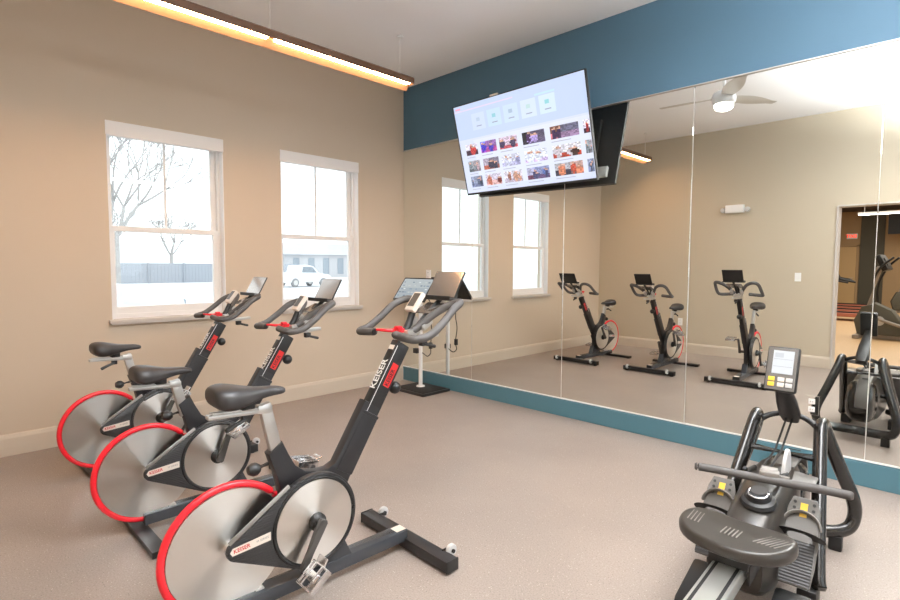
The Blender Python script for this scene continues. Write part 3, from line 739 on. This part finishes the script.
# front body: rear slope with dial, drum housing
bm = BM(); secs = []
for y, hw, z0, z1 in [(-.86, .075, .16, .330), (-.80, .088, .12, .385), (-.66, .098, .08, .425), (-.50, .100, .08, .462), (-.36, .098, .08, .485), (-.22, .090, .10, .480), (-.10, .075, .14, .45)]:
    s = []
    for k in range(20):
        a = 2*math.pi*k/20; cx, sz = math.cos(a), math.sin(a)
        s.append((hw*math.copysign(abs(cx)**.5, cx), y, (z0+z1)/2+(z1-z0)/2*math.copysign(abs(sz)**.5, sz)))
    secs.append(s)
loft(bm, secs); obj('body_housing', bm, MT['seatm'], t, smooth=60)
bm = BM(); lathe(bm, [(0, -.10), (.09, -.098), (.135, -.088), (.160, -.065), (.170, -.03), (.170, .03), (.160, .065), (.135, .088), (.09, .098), (0, .10)], 'X', (0, -.10, .285), 40); obj('flywheel_housing', bm, MT['gloss'], t, smooth=60)
bm = BM(); prism(bm, [(-.30, .485), (-.10, .492), (.02, .455), (.085, .36), (.095, .27), (.085, .26), (.07, .34), (.01, .435), (-.10, .472), (-.30, .47)], -.02, .075, 'X', .006); tc_ = obj('top_cover', bm, MT['plate'], t)
bm = BM(); box(bm, (.03, -.02, .481), (.05, .02, .004), .001, rotm(-18)); obj('cover_slot', bm, MT['blackp'], tc_, smooth=0)
bm = BM(); lathe(bm, [(0, 0), (.062, 0), (.066, .010), (.060, .022), (.046, .028), (.040, .048), (0, .050)], 'Z', (0.012, -.655, .424), 32, rotm(16)); dl = obj('resistance_dial', bm, MT['blackp'], t)
bm = BM(); pts = [Vector((.034*math.cos(R(a)), .034*math.sin(R(a)), .047)) for a in range(0, 361, 12)]
tube(bm, pts, .0045, 8, smooth=False); Md = Matrix.Translation((.012, -.655, .424)) @ rotm(16)
for v in bm.verts: v.co = Md @ v.co
obj('dial_ring', bm, MT['chrome'], dl)
bm = BM(); lathe(bm, [(0, 0), (.03, 0), (.03, .003), (0, .003)], 'Z', (.012, -.655, .475), 24, rotm(16)); obj('dial_face', bm, MT['darkgrey'], dl)
# half-disc pulley guard and its plate
bm = BM(); pts = [(-.37+.075*math.cos(R(a)), .455+.125*math.sin(R(a))) for a in range(0, 181, 10)]
prism(bm, pts, .048, .062, 'X', .004); obj('pulley_guard', bm, MT['fin'], t)
bm = BM(); box(bm, (.085, -.34, .452), (.15, .13, .012), .005, rotm(4, 6)); obj('side_wing', bm, MT['plate'], t)
# side loops (thick flattened tube)
for s in (-1, 1):
    bm = BM()
    tube(bm, [(s*.205, -.50, .085), (s*.195, -.47, .13), (s*.168, -.30, .34), (s*.142, -.13, .555), (s*.134, -.065, .620), (s*.136, -.01, .622), (s*.150, .03, .56), (s*.200, .09, .40), (s*.250, .140, .25), (s*.258, .150, .165), (s*.235, .125, .105), (s*.16, .085, .082), (s*.0, .075, .082)], .03, 16, n=7, flat=(.027, .034), up=(0, .35, 1) if False else None)
    lp = obj('side_loop', bm, MT['gloss'], t, smooth=60)
    bm = BM(); box(bm, (s*.195, .10, .035), (.055, .06, .07), .008); obj('front_foot', bm, MT['blackp'], lp)
    bm = BM(); box(bm, (s*.208, -.475, .13), (.012, .03, .03), .005); obj('reflector', bm, MT['orange'], lp)
    bm = BM(); box(bm, (s*.17, -.50, .04), (.07, .10, .08), .012); obj('rear_foot', bm, MT['blackp'], lp)
bm = BM(); tube(bm, [(-.145, -.16, .50), (.145, -.16, .50)], .018, 12, smooth=False); obj('cross_bar', bm, MT['gloss'], t)
bm = BM(); tube(bm, [(-.17, -.33, .30), (.17, -.33, .30)], .02, 12, smooth=False); obj('cross_bar', bm, MT['gloss'], t)
# neck, struts and monitor
for s in (-1, 1):
    bm = BM(); tube(bm, [(s*.128, -.045, .600), (s*.085, -.015, .630), (s*.03, .0, .648)], [.015, .012], 12); obj('neck_strut', bm, MT['blackp'], t)
bm = BM(); secs = []
for (y, z, hw, th) in [(.03, .615, .036, .020), (-.01, .652, .046, .024), (-.10, .725, .044, .022), (-.195, .80, .034, .018), (-.235, .84, .028, .016)]:
    n_ = Vector((0, .66, .75)); s = []
    for k in range(12):
        a = 2*math.pi*k/12; s.append(Vector((hw*math.copysign(abs(math.cos(a))**.6, math.cos(a)), y, z))+n_*th*math.copysign(abs(math.sin(a))**.6, math.sin(a)))
    secs.append(s)
loft(bm, secs); obj('neck', bm, MT['blackp'], t, smooth=50)
Mx = basis((.0, -.255, .905), (1, -.05, 0), (0, .30, .95))
def onM(b, c, s, bev=0.0, rot=None):
    vs = box(b, c, s, bev, rot)
    for v in vs: v.co = Mx @ v.co
bm = BM(); onM(bm, (0, 0, -.018), (.128, .205, .034), .012); mo = obj('monitor', bm, MT['blackp'], t)
bm = BM(); onM(bm, (0, 0, .0), (.116, .192, .003), .001); obj('monitor_face', bm, MT['plate'], mo, smooth=0)
o = bpy.data.objects.new('display', screen_mesh(.082, .105, [(0, 0, 1, 1, (226, 230, 234), 0), (.05, .62, .95, .64, (190, 194, 200), 1), (.05, .30, .95, .32, (190, 194, 200), 1), (.08, .70, .5, .9, (206, 210, 216), 1)]))
o.data.transform(Mx @ Matrix.Translation((0.004, .030, .0022)) @ Matrix.Rotation(R(-90), 4, 'X')); o.data.materials.append(MT['screen']); COL.objects.link(o); o.parent = mo
for k, (xx, mm) in enumerate(((-.034, MT['yellow']), (0.004, MT['whitest']), (.036, MT['fin']))):
    for r_ in range(2):
        bm = BM(); onM(bm, (xx, -.048-.024*r_, .003), (.026, .019, .004), .004); obj('button', bm, mm, mo)
# drive straps up to the handle dock, handle
for s in (-1, 1):
    bm = BM(); tube(bm, [(s*.012, .0, .632), (s*.012, -.25, .53), (s*.014, -.50, .515)], .0045, 6, smooth=False)
    obj('drive_strap', bm, MT['strap'], t)
Mh = Matrix.Translation((.036, -.61, .512)) @ Matrix.Rotation(R(9), 4, 'Z')
bm = BM(); tube(bm, [(-.262, -.022, .006), (-.20, -.010, .004), (-.10, .0, 0), (.10, .0, 0), (.20, -.010, .004), (.262, -.022, .006)], .0165, 14, n=5)
for v in bm.verts: v.co = Mh @ v.co
hd = obj('handle', bm, MT['foam'], t, smooth=60)
bm = BM(); box(bm, (0, .02, .016), (.07, .05, .03), .008); cyl(bm, (-.028, .04, .02), (.028, .04, .02), .02, seg=16); box(bm, (.045, .028, .01), (.05, .02, .012), .003, rotm(0, 0, -15))
for v in bm.verts: v.co = Mh @ v.co
obj('strap_clip', bm, MT['midgrey'], hd)
for s in (-1, 1):
    bm = BM(); tube(bm, [(s*.06, -.40, .48), (s*.06, -.50, .495), (s*.055, -.565, .505), (s*.055, -.59, .53)], .01, 8)
    obj('handle_dock', bm, MT['blackp'], t)
# footplates
for s in (-1, 1):
    Fx = basis((s*.150, -.60, .33), (1, 0, 0), (0, .52, .70))
    def onF(b, c, sz, bev=0.0, rot=None):
        vs = box(b, c, sz, bev, rot)
        for v in vs: v.co = Fx @ v.co
    bm = BM(); secs = []
    pl = [(-.050, -.20), (.050, -.20), (.058, -.12), (.060, 0), (.054, .09), (.040, .135), (-.040, .135), (-.054, .09), (-.060, 0), (-.058, -.12)]
    prism(bm, pl, -.008, .008, 'Z', .003)
    for v in bm.verts: v.co = Fx @ v.co
    fp = obj('footplate', bm, MT['plate'], t, smooth=0)
    bm = BM(); onF(bm, (0, -.115, .0095), (.102, .16, .004), .001); obj('heel_pad', bm, MT['ribbed'], fp, smooth=0)
    bm = BM(); onF(bm, (0, .085, .0095), (.024, .055, .002), .0004); obj('yellow_sticker', bm, MT['yellow'], fp, smooth=0)
    for sx in (-1, 1):
        for k in range(3):
            bm = BM(); c = Fx @ Vector((sx*.032, .065+.024*k, .0085)); n_ = (Fx.to_3x3() @ Vector((0, 0, 1))); cyl(bm, c-n_*.001, c+n_*.0015, .006, seg=12)
            obj('peg_hole', bm, MT['blackp'], fp)
    bm = BM(); pts = [Fx @ Vector(p) for p in [(-.062, -.02, 0), (-.060, -.02, .045), (-.035, -.02, .085), (0, -.02, .095), (.035, -.02, .085), (.060, -.02, .045), (.062, -.02, 0)]]
    tube(bm, pts, .01, 8, n=5, flat=(.022, .0025), up=(Fx.to_3x3() @ Vector((0, 1, 0)))); obj('foot_strap', bm, MT['strap'], fp)
    bm = BM(); pts = [Fx @ Vector((.062*math.cos(R(a)), .02+.055*math.sin(R(a)), .012+.012*math.sin(R(a)))) for a in range(0, 181, 15)]
    tube(bm, pts, .012, 8, smooth=False, flat=(.006, .014), up=(Fx.to_3x3() @ Vector((0, 0, 1)))); obj('toe_rim', bm, MT['midgrey'], fp)
    bm = BM(); box(bm, (s*.150, -.80, .075), (.13, .26, .05), .02, rotm(14)); obj('heel_rest', bm, MT['blackp'], fp)

# ------------------------------------------------------------------ touch-screen stand in the corner
t = thing('touch_screen_stand', 'touch screen stand with white pole and black base in the mirrored corner', 'screen stand', (.56, -.25, 0))
bm = BM(); box(bm, (.02, 0, .014), (.50, .40, .028), .006); bp_ = obj('base_plate', bm, MT['blackp'], t)
bm = BM(); box(bm, (.02, 0, .031), (.44, .34, .006), .002); obj('base_mat', bm, MT['rubber'], bp_)
bm = BM(); cyl(bm, (-.02, .03, .03), (-.02, .03, 1.02), .022, seg=20); lathe(bm, [(0, .03), (.05, .03), (.045, .045), (.025, .05), (0, .05)], 'Z', (-.02, .03, 0), 20); obj('pole', bm, MT['white'], t)
bm = BM(); box(bm, (-.055, .0, .43), (.06, .05, .055), .006); obj('power_box', bm, MT['blackp'], t)
Mx = basis((-.04, -.05, 1.112), (1, 0, 0), (0, .155, .20))
bm = BM(); onM(bm, (0, 0, -.014), (.50, .30, .028), .005); mo = obj('monitor', bm, MT['blackp'], t, smooth=0)
cl = [(0, 0, 1, 1, (150, 162, 170), 0), (.0, .55, 1, 1, (166, 176, 180), 1)]
rr = random.Random(3)
for r_ in range(5):
    for k in range(9):
        if rr.random() < .75: cl.append((.04+.105*k, .12+.17*r_, .04+.105*k+rr.uniform(.04, .09), .12+.17*r_+.05, rr.choice([(96, 112, 128), (204, 212, 214), (120, 138, 156), (184, 190, 188)]), 2))
o = bpy.data.objects.new('display', screen_mesh(.465, .262, cl)); o.data.transform(Mx @ Matrix.Translation((0, 0, .0016)) @ Matrix.Rotation(R(-90), 4, 'X')); o.data.materials.append(MT['screen']); COL.objects.link(o); o.parent = mo
bm = BM(); onM(bm, (0, -.01, -.04), (.16, .12, .03), .004); tube(bm, [(-.02, .03, 1.0), (-.01, .005, 1.05), (.01, -.01, 1.085)], .018, 10); obj('mount', bm, MT['blackp'], t)
bm = BM(); tube(bm, [(.10, .0, 1.05), (.13, .04, .95), (.12, .05, .80), (.14, .045, .66), (.12, .05, .50), (.13, .04, .42), (.08, .04, .38), (.02, .04, .40), (-.03, .03, .42)], .005, 8, n=6); obj('power_cable', bm, MT['rubber'], t)
bm = BM(); box(bm, (.125, .045, .50), (.035, .03, .07), .006); obj('power_adapter', bm, MT['blackp'], t)

# ------------------------------------------------------------------ adjoining gym seen through the doorway, in the mirror
MT['gwall'] = mat('gym_tan_paint', (176, 150, 116), .8); MT['gdark'] = mat('gym_dark_panel', (84, 82, 72), .7); MT['gceil'] = mat('gym_dark_ceiling', (70, 64, 60), .8)
MT['gfloor'] = mat('gym_floor_rubber', (214, 180, 138), .45, noise=(30, .08)); MT['door'] = mat('tan_door_paint', (206, 176, 130), .5)
MT['deck'] = mat('reddish_deck', (176, 108, 88), .6); MT['mgrey'] = mat('machine_grey_paint', (150, 142, 134), .4, .2)
GX0, GX1, GY0, GY1, GH = .2, 8.6, D-.2, -19.0, 3.3
bm = BM(); box(bm, ((GX0+GX1)/2, (GY0+GY1)/2-.07, -.05), (GX1-GX0+.2, GY0-GY1+.0, .1)); struct('floor_2', bm, MT['gfloor'], smooth=0)
bm = BM(); box(bm, ((GX0+GX1)/2, (GY0+GY1)/2, GH+.05), (GX1-GX0+.2, GY0-GY1, .1)); struct('ceiling_2', bm, MT['gceil'], smooth=0)
bm = BM(); box(bm, ((GX0+GX1)/2, GY1-.1, GH/2), (GX1-GX0+.4, .2, GH)); struct('wall_far', bm, MT['gwall'], smooth=0)
bm = BM(); box(bm, (GX0-.1, (GY0+GY1)/2, GH/2), (.2, GY0-GY1, GH)); struct('wall_far_left', bm, MT['gwall'], smooth=0)
bm = BM(); box(bm, (GX1+.1, (GY0+GY1)/2, GH/2), (.2, GY0-GY1, GH)); struct('wall_far_right', bm, MT['gwall'], smooth=0)
bm = BM(); box(bm, (2.31, GY1+.02, GH/2), (.83, .04, GH), 0); struct('trim_5', bm, MT['gdark'], smooth=0)
d = struct('door_1', (lambda b: (box(b, (1.55, GY1+.03, 1.04), (.50, .04, 2.08), .003), b)[1])(BM()), MT['door'], smooth=0)
bm = BM()
for s in (-1, 1): box(bm, (1.55+s*.29, GY1+.02, 1.07), (.07, .06, 2.14), .003)
box(bm, (1.55, GY1+.02, 2.13), (.65, .06, .07), .003); obj('door_frame', bm, MT['gwall'], d, smooth=0)
bm = BM(); cyl(bm, (1.72, GY1+.05, 1.0), (1.72, GY1+.10, 1.0), .012, seg=10); box(bm, (1.68, GY1+.10, 1.0), (.11, .014, .018), .004); obj('door_handle', bm, MT['silver'], d)
t = thing('exit_sign', 'small red lit exit sign above the far gym door, seen in the mirror', 'exit sign', (1.66, GY1+.03, 2.45), 180)
bm = BM(); box(bm, (0, -.02, 0), (.30, .04, .19), .006); obj('sign_box', bm, MT['white'], t, smooth=0)
lettering('lettering', 'EXIT', .15, MT['led'], t, basis((-.135, -.042, -.0), (1, 0, 0), (0, 0, 1)), bold=.004)
t = thing('television', 'black television hung high in the gym beyond the doorway', 'television', (3.42, GY1+.9, 2.76), 180)
bm = BM(); box(bm, (0, 0, 0), (1.1, .06, .64), .006); obj('cabinet', bm, MT['blackp'], t, smooth=0)
bm = BM(); box(bm, (0, -.031, 0), (1.07, .003, .61)); obj('screen', bm, MT['rubber'], t, smooth=0)
bm = BM(); cyl(bm, (0, .02, .3), (0, .02, GH-2.76), .025); obj('ceiling_pole', bm, MT['blackp'], t)
t = thing('ceiling_light', 'lit ceiling strip in the gym beyond the doorway, seen in the mirror', 'light fixture', (3.0, -15.5, GH-.40))
bm = BM(); box(bm, (0, 0, .04), (1.5, .12, .06), .01); obj('housing', bm, MT['white'], t, smooth=0)
bm = BM(); box(bm, (0, 0, .006), (1.46, .10, .012), .003); obj('lens', bm, MT['lens2'], t, smooth=0)
bm = BM()
for s in (-1, 1): cyl(bm, (s*.6, 0, .07), (s*.6, 0, .40), .004, seg=6)
obj('suspension_cable', bm, MT['white'], t)

def make_treadmill():
    t = thing('treadmill', '', 'treadmill')      # belt runs along local y, console at +y
    bm = BM(); box(bm, (0, -.15, .14), (.52, 1.55, .05), .01); obj('running_deck', bm, MT['deck'], t, smooth=0)
    for s in (-1, 1):
        bm = BM(); box(bm, (s*.31, -.15, .15), (.10, 1.60, .09), .012); obj('side_rail', bm, MT['deck'] if s > 0 else MT['blackp'], t, smooth=0)
        bm = BM(); tube(bm, [(s*.34, .62, .10), (s*.34, .66, .70), (s*.32, .56, 1.15)], .035, 10); obj('upright', bm, MT['mgrey'], t)
        bm = BM(); tube(bm, [(s*.32, .60, 1.10), (s*.32, .30, 1.02), (s*.32, .10, .98)], .024, 10); obj('handrail', bm, MT['blackp'], t)
        bm = BM(); lathe(bm, [(0, 0), (.03, 0), (.03, .11), (0, .11)], 'Z', (s*.28, -.85, 0), 12); obj('foot', bm, MT['rubber'], t)
    bm = BM(); lathe(bm, [(0, -.30), (.055, -.30), (.055, .30), (0, .30)], 'X', (0, -.93, .13), 16); obj('rear_roller', bm, MT['mgrey'], t)
    bm = BM(); prism(bm, [(.50, .0), (.95, .0), (.95, .18), (.84, .30), (.62, .30), (.50, .20)], -.36, .36, 'X', .02); obj('motor_hood', bm, MT['blackp'], t, smooth=0)
    bm = BM(); box(bm, (0, .55, 1.22), (.72, .12, .34), .03, rotm(-28)); c = obj('console', bm, MT['blackp'], t)
    bm = BM(); box(bm, (0, .49, 1.26), (.40, .012, .20), .003, rotm(-28)); obj('console_display', bm, MT['darkgrey'], c, smooth=0)
    return t
tm = make_treadmill()
SP = [(2.62, -13.0), (2.40, -14.4), (2.16, -15.8), (1.92, -17.2)]
for i, (x, y) in enumerate(SP):
    o = tm if i == 0 else copy_tree(tm)
    o.location = (x, y, 0); o.rotation_euler = (0, 0, R(96))
    tag(o, ['treadmill nearest the doorway in the gym row seen in the mirror', 'second treadmill from the doorway in the mirrored gym row', 'third treadmill from the doorway in the mirrored gym row', 'treadmill farthest from the doorway in the mirrored gym row'][i], 'treadmill', 'treadmills in the gym beyond the doorway')
def make_elliptical():
    t = thing('elliptical_trainer', '', 'elliptical trainer')     # front at +y
    bm = BM(); box(bm, (0, 0, .05), (.12, 1.5, .08), .01); box(bm, (0, .70, .04), (.62, .10, .07), .01); box(bm, (0, -.72, .04), (.56, .10, .07), .01); obj('base_frame', bm, MT['mgrey'], t, smooth=0)
    bm = BM(); prism(bm, [(-.05, .09), (.72, .09), (.78, .34), (.66, .62), (.40, .70), (.12, .56), (-.05, .30)], -.14, .14, 'X', .03); sh = obj('drive_shroud', bm, MT['gdark'], t)
    for s in (-1, 1):
        bm = BM(); lathe(bm, [(0, 0), (.09, 0), (.09, .01), (0, .01)], 'X', (s*.146, .30, .36), 24); obj('side_badge', bm, MT['fin'], sh)
        bm = BM(); tube(bm, [(s*.20, -.70, .20), (s*.20, -.2, .24), (s*.20, .30, .40)], .03, 10); obj('pedal_arm', bm, MT['mgrey'], t)
        bm = BM(); box(bm, (s*.20, -.30, .285), (.15, .38, .05), .02, rotm(6)); obj('pedal', bm, MT['blackp'], t)
        bm = BM(); tube(bm, [(s*.24, .40, .60), (s*.26, .42, 1.0), (s*.27, .30, 1.35), (s*.22, .12, 1.55)], .02, 10); obj('swing_arm', bm, MT['blackp'], t)
    bm = BM(); tube(bm, [(0, .58, .55), (0, .46, 1.0), (0, .36, 1.36)], .05, 12); obj('mast', bm, MT['mgrey'], t)
    bm = BM(); box(bm, (0, .30, 1.45), (.42, .10, .32), .03, rotm(-25)); c = obj('console', bm, MT['blackp'], t)
    bm = BM(); box(bm, (0, .245, 1.475), (.24, .012, .16), .003, rotm(-25)); obj('console_display', bm, MT['darkgrey'], c, smooth=0)
    return t
el = make_elliptical()
for i, (x, y, rz) in enumerate([(3.95, -8.8, 96), (3.9, -17.0, 80), (4.6, -13.6, 85)]):
    o = el if i == 0 else copy_tree(el)
    o.location = (x, y, 0); o.rotation_euler = (0, 0, R(rz))
    tag(o, ['grey and black elliptical trainer nearest the doorway, mirrored above the rowing machine', 'elliptical trainer at the far gym wall, seen in the mirror', 'elliptical trainer in the middle of the mirrored gym'][i], 'elliptical trainer', 'elliptical trainers in the gym beyond the doorway')

# ------------------------------------------------------------------ outdoors beyond the windows
GZ = -.30
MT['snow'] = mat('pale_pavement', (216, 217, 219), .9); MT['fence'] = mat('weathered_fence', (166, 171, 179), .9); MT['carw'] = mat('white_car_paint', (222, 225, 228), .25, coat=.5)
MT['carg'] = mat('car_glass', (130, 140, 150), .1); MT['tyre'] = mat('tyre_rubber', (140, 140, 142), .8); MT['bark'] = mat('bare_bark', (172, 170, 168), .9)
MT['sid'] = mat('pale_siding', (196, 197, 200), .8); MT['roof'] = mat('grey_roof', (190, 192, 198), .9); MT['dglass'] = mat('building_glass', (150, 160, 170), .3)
bm = BM(); box(bm, (-60.3, 30, GZ-.05), (120, 240, .1)); struct('ground', bm, MT['snow'], smooth=0)
bm = BM(); box(bm, (48, 0, GZ-.05), (80, 140, .1)); struct('ground_2', bm, MT['snow'], smooth=0)
t = thing('board_fence', 'long grey board fence across the lot outside the left window', 'fence', (-48, 8, GZ))
bm = BM()
for k in range(118): box(bm, (0, -18+.30*k, .92), (.03, .29, 1.8))
obj('boards', bm, MT['fence'], t, smooth=0)
for k in range(12):
    bm = BM(); box(bm, (.06, -18+3*k, .95), (.1, .1, 1.9)); obj('post', bm, MT['fence'], t, smooth=0)
def tree(label, loc, h, seed):
    rr = random.Random(seed); t = thing('bare_tree', label, 'tree', loc, 0, 'leafless trees outside the windows')
    bm = BM(); tips = []
    tube(bm, [(0, 0, 0), (.05*h/6, 0, h*.2), (0, .05, h*.38)], [.03*h, .022*h], 8); tr = obj('trunk', bm, MT['bark'], t)
    bm = BM()
    def grow(p, d, l, r, dep):
        q = p+d*l+Vector((rr.uniform(-.1, .1), rr.uniform(-.1, .1), .05))*l
        tube(bm, [p, (p+q)/2+Vector((rr.uniform(-.06, .06), rr.uniform(-.06, .06), 0))*l, q], [r, r*.65], 5, n=2)
        if dep == 0: return
        for _ in range(3 if dep > 1 else 4):
            nd = (d+Vector((rr.uniform(-.75, .75), rr.uniform(-.75, .75), rr.uniform(-.25, .55)))).normalized(); grow(q, nd, l*rr.uniform(.6, .82), r*.6, dep-1)
    for k in range(5):
        a = k*1.257+rr.uniform(-.3, .3); grow(Vector((0, .03, h*.34)), Vector((math.cos(a)*.6, math.sin(a)*.6, .85)).normalized(), h*.22, .011*h, 4)
    obj('branches', bm, MT['bark'], t, smooth=0); return t
tree('large leafless tree seen through the upper pane of the left window', (-19, 1.5, GZ), 7.5, 4)
tree('leafless tree standing behind the board fence outside', (-56, 9.5, GZ), 8.0, 11)
tree('second leafless tree behind the fence, to the right through the left window', (-56, 15.5, GZ), 7.5, 12)
def vehicle(name, label, cat, loc, rz, pickup=False):
    t = thing(name, label, cat, loc, rz)          # length along local y, front +y
    prof = [(-2.2, .35), (2.1, .35), (2.2, .55), (2.15, .80), (1.9, .95), (.95, 1.08), (.35, 1.62), (-.2, 1.70), (-.7 if pickup else -1.5, 1.66)] + ([(-.85, 1.12), (-2.2, 1.10)] if pickup else [(-2.05, 1.15), (-2.2, .95)])
    bm = BM(); prism(bm, prof, -.9, .9, 'X', .08); obj('body', bm, MT['carw'], t)
    for s in (-1, 1):
        bm = BM(); prism(bm, [(.72, 1.10), (.30, 1.52), (-.2, 1.58), (-.65 if pickup else -1.35, 1.55), (-.70 if pickup else -1.75, 1.12)], s*.895, s*.915, 'X'); obj('side_window', bm, MT['carg'], t, smooth=0)
        for yy in (-1.35, 1.35):
            bm = BM(); lathe(bm, [(0, -.11), (.28, -.11), (.34, -.07), (.34, .07), (.28, .11), (0, .11)], 'X', (s*.84, yy, .34), 24); w = obj('wheel', bm, MT['tyre'], t)
            bm = BM(); lathe(bm, [(0, -.115), (.2, -.115), (.2, .115), (0, .115)], 'X', (s*.842, yy, .34), 20); obj('hubcap', bm, MT['silver'], w)
        bm = BM(); box(bm, (s*.62, 2.14, .74), (.36, .12, .14), .03); obj('headlight', bm, MT['carg'], t)
    bm = BM(); prism(bm, [(.93, 1.10), (.36, 1.63), (.33, 1.60), (.90, 1.07)], -.76, .76, 'X'); obj('windshield', bm, MT['carg'], t, smooth=0)
    bm = BM(); box(bm, (0, 2.17, .55), (.9, .06, .14), .02); obj('grille', bm, MT['carg'], t); return t
vehicle('parked_car', 'white car parked close outside the left window, its hood just above the sill', 'car', (-6.9, -2.55, GZ), 0).scale = (1, 1, 1.24)
vehicle('parked_pickup', 'white pickup truck parked across the lot outside the window nearer the corner', 'truck', (-33, 17.7, GZ), 8, True)
def building(label, loc, rz, L, Hh, cols):
    t = thing('building', label, 'building', loc, rz)
    bm = BM(); box(bm, (-5, 0, Hh/2), (10, L, Hh)); obj('walls', bm, MT['sid'], t, smooth=0)
    bm = BM(); prism(bm, [(.5, Hh), (-5, Hh+1.8), (-10.5, Hh)], -L/2-.4, L/2+.4, 'Y'); obj('roof', bm, MT['roof'], t, smooth=0)
    for k in range(cols):
        bm = BM(); box(bm, (.03, -L/2+L*(k+.5)/cols, Hh*.5), (.06, L/cols*.42, Hh*.72)); obj('tall_window', bm, MT['dglass'], t, smooth=0)
    return t
building('low pale building with tall narrow windows seen through the window nearer the corner', (-62, 39.5, GZ), -18, 17, 3.2, 8)
building('white building at the left edge of the view through the window nearer the corner', (-62, 27.5, GZ), -10, 5, 3.4, 2)
t = thing('utility_pole', 'thin wooden utility pole outside, mirrored in the first window reflection', 'pole', (-24, 25.0, GZ))
bm = BM(); cyl(bm, (0, 0, 0), (0, 0, 8), .14, .11, 12); obj('shaft', bm, MT['bark'], t)
bm = BM(); box(bm, (0, 0, 7.2), (.1, 1.8, .12)); obj('crossarm', bm, MT['bark'], t, smooth=0)
bm = BM(); box(bm, (.2, .35, 2.3), (.06, .7, .6), .02); obj('sign_plate', bm, MT['fence'], t, smooth=0)

# ------------------------------------------------------------------ sky, lamps, camera
w = bpy.data.worlds.new('overcast_sky'); SC.world = w; w.use_nodes = True
nt = w.node_tree; bg = nt.nodes['Background']; bg.inputs['Color'].default_value = (.93, .97, 1.0, 1); bg.inputs['Strength'].default_value = 2.0

def area(name, loc, rot, sx, sy, power, color):
    l = bpy.data.lights.new(name, 'AREA'); l.shape = 'RECTANGLE'; l.size = sx; l.size_y = sy; l.energy = power; l.color = color
    o = bpy.data.objects.new(name, l); COL.objects.link(o); o.location = loc; o.rotation_euler = tuple(R(a) for a in rot); return o
for x, y, z, ln, p, c in ((4.74, -2.45, 2.835, 3.1, 300, (.92, .97, 1)),):
    area('pendant_uplight', (x, y, z), (180, 0, 0), ln*.07, ln, p, c).data.spread = R(165)
area('gym_downlight', (4.5, -11.5, GH-.02), (0, 0, 0), 6, 11, 480, (1, .90, .78))

f, yaw, pit, roll = 532.75, .777, .0636, .0041
F = Vector((-math.sin(yaw)*math.cos(pit), math.cos(yaw)*math.cos(pit), -math.sin(pit))); Rt = Vector((math.cos(yaw), math.sin(yaw), 0)); Up = Rt.cross(F)
R2 = Rt*math.cos(roll)+Up*math.sin(roll); U2 = -Rt*math.sin(roll)+Up*math.cos(roll)
cam = bpy.data.cameras.new('camera'); co = bpy.data.objects.new('camera', cam); COL.objects.link(co)
co.matrix_world = Matrix(((R2.x, U2.x, -F.x, 4.8446), (R2.y, U2.y, -F.y, -4.1392), (R2.z, U2.z, -F.z, 1.36), (0, 0, 0, 1)))
cam.sensor_fit = 'HORIZONTAL'; cam.sensor_width = 36; cam.lens = f/900*36; cam.clip_start = .02; cam.clip_end = 500
SC.camera = co
SC.view_settings.view_transform = 'Standard'; SC.view_settings.look = 'None'; SC.view_settings.exposure = 0.17
SC.cycles.use_denoising = True; SC.cycles.max_bounces = 12; SC.cycles.diffuse_bounces = 6; SC.cycles.glossy_bounces = 6; SC.cycles.sample_clamp_indirect = 6
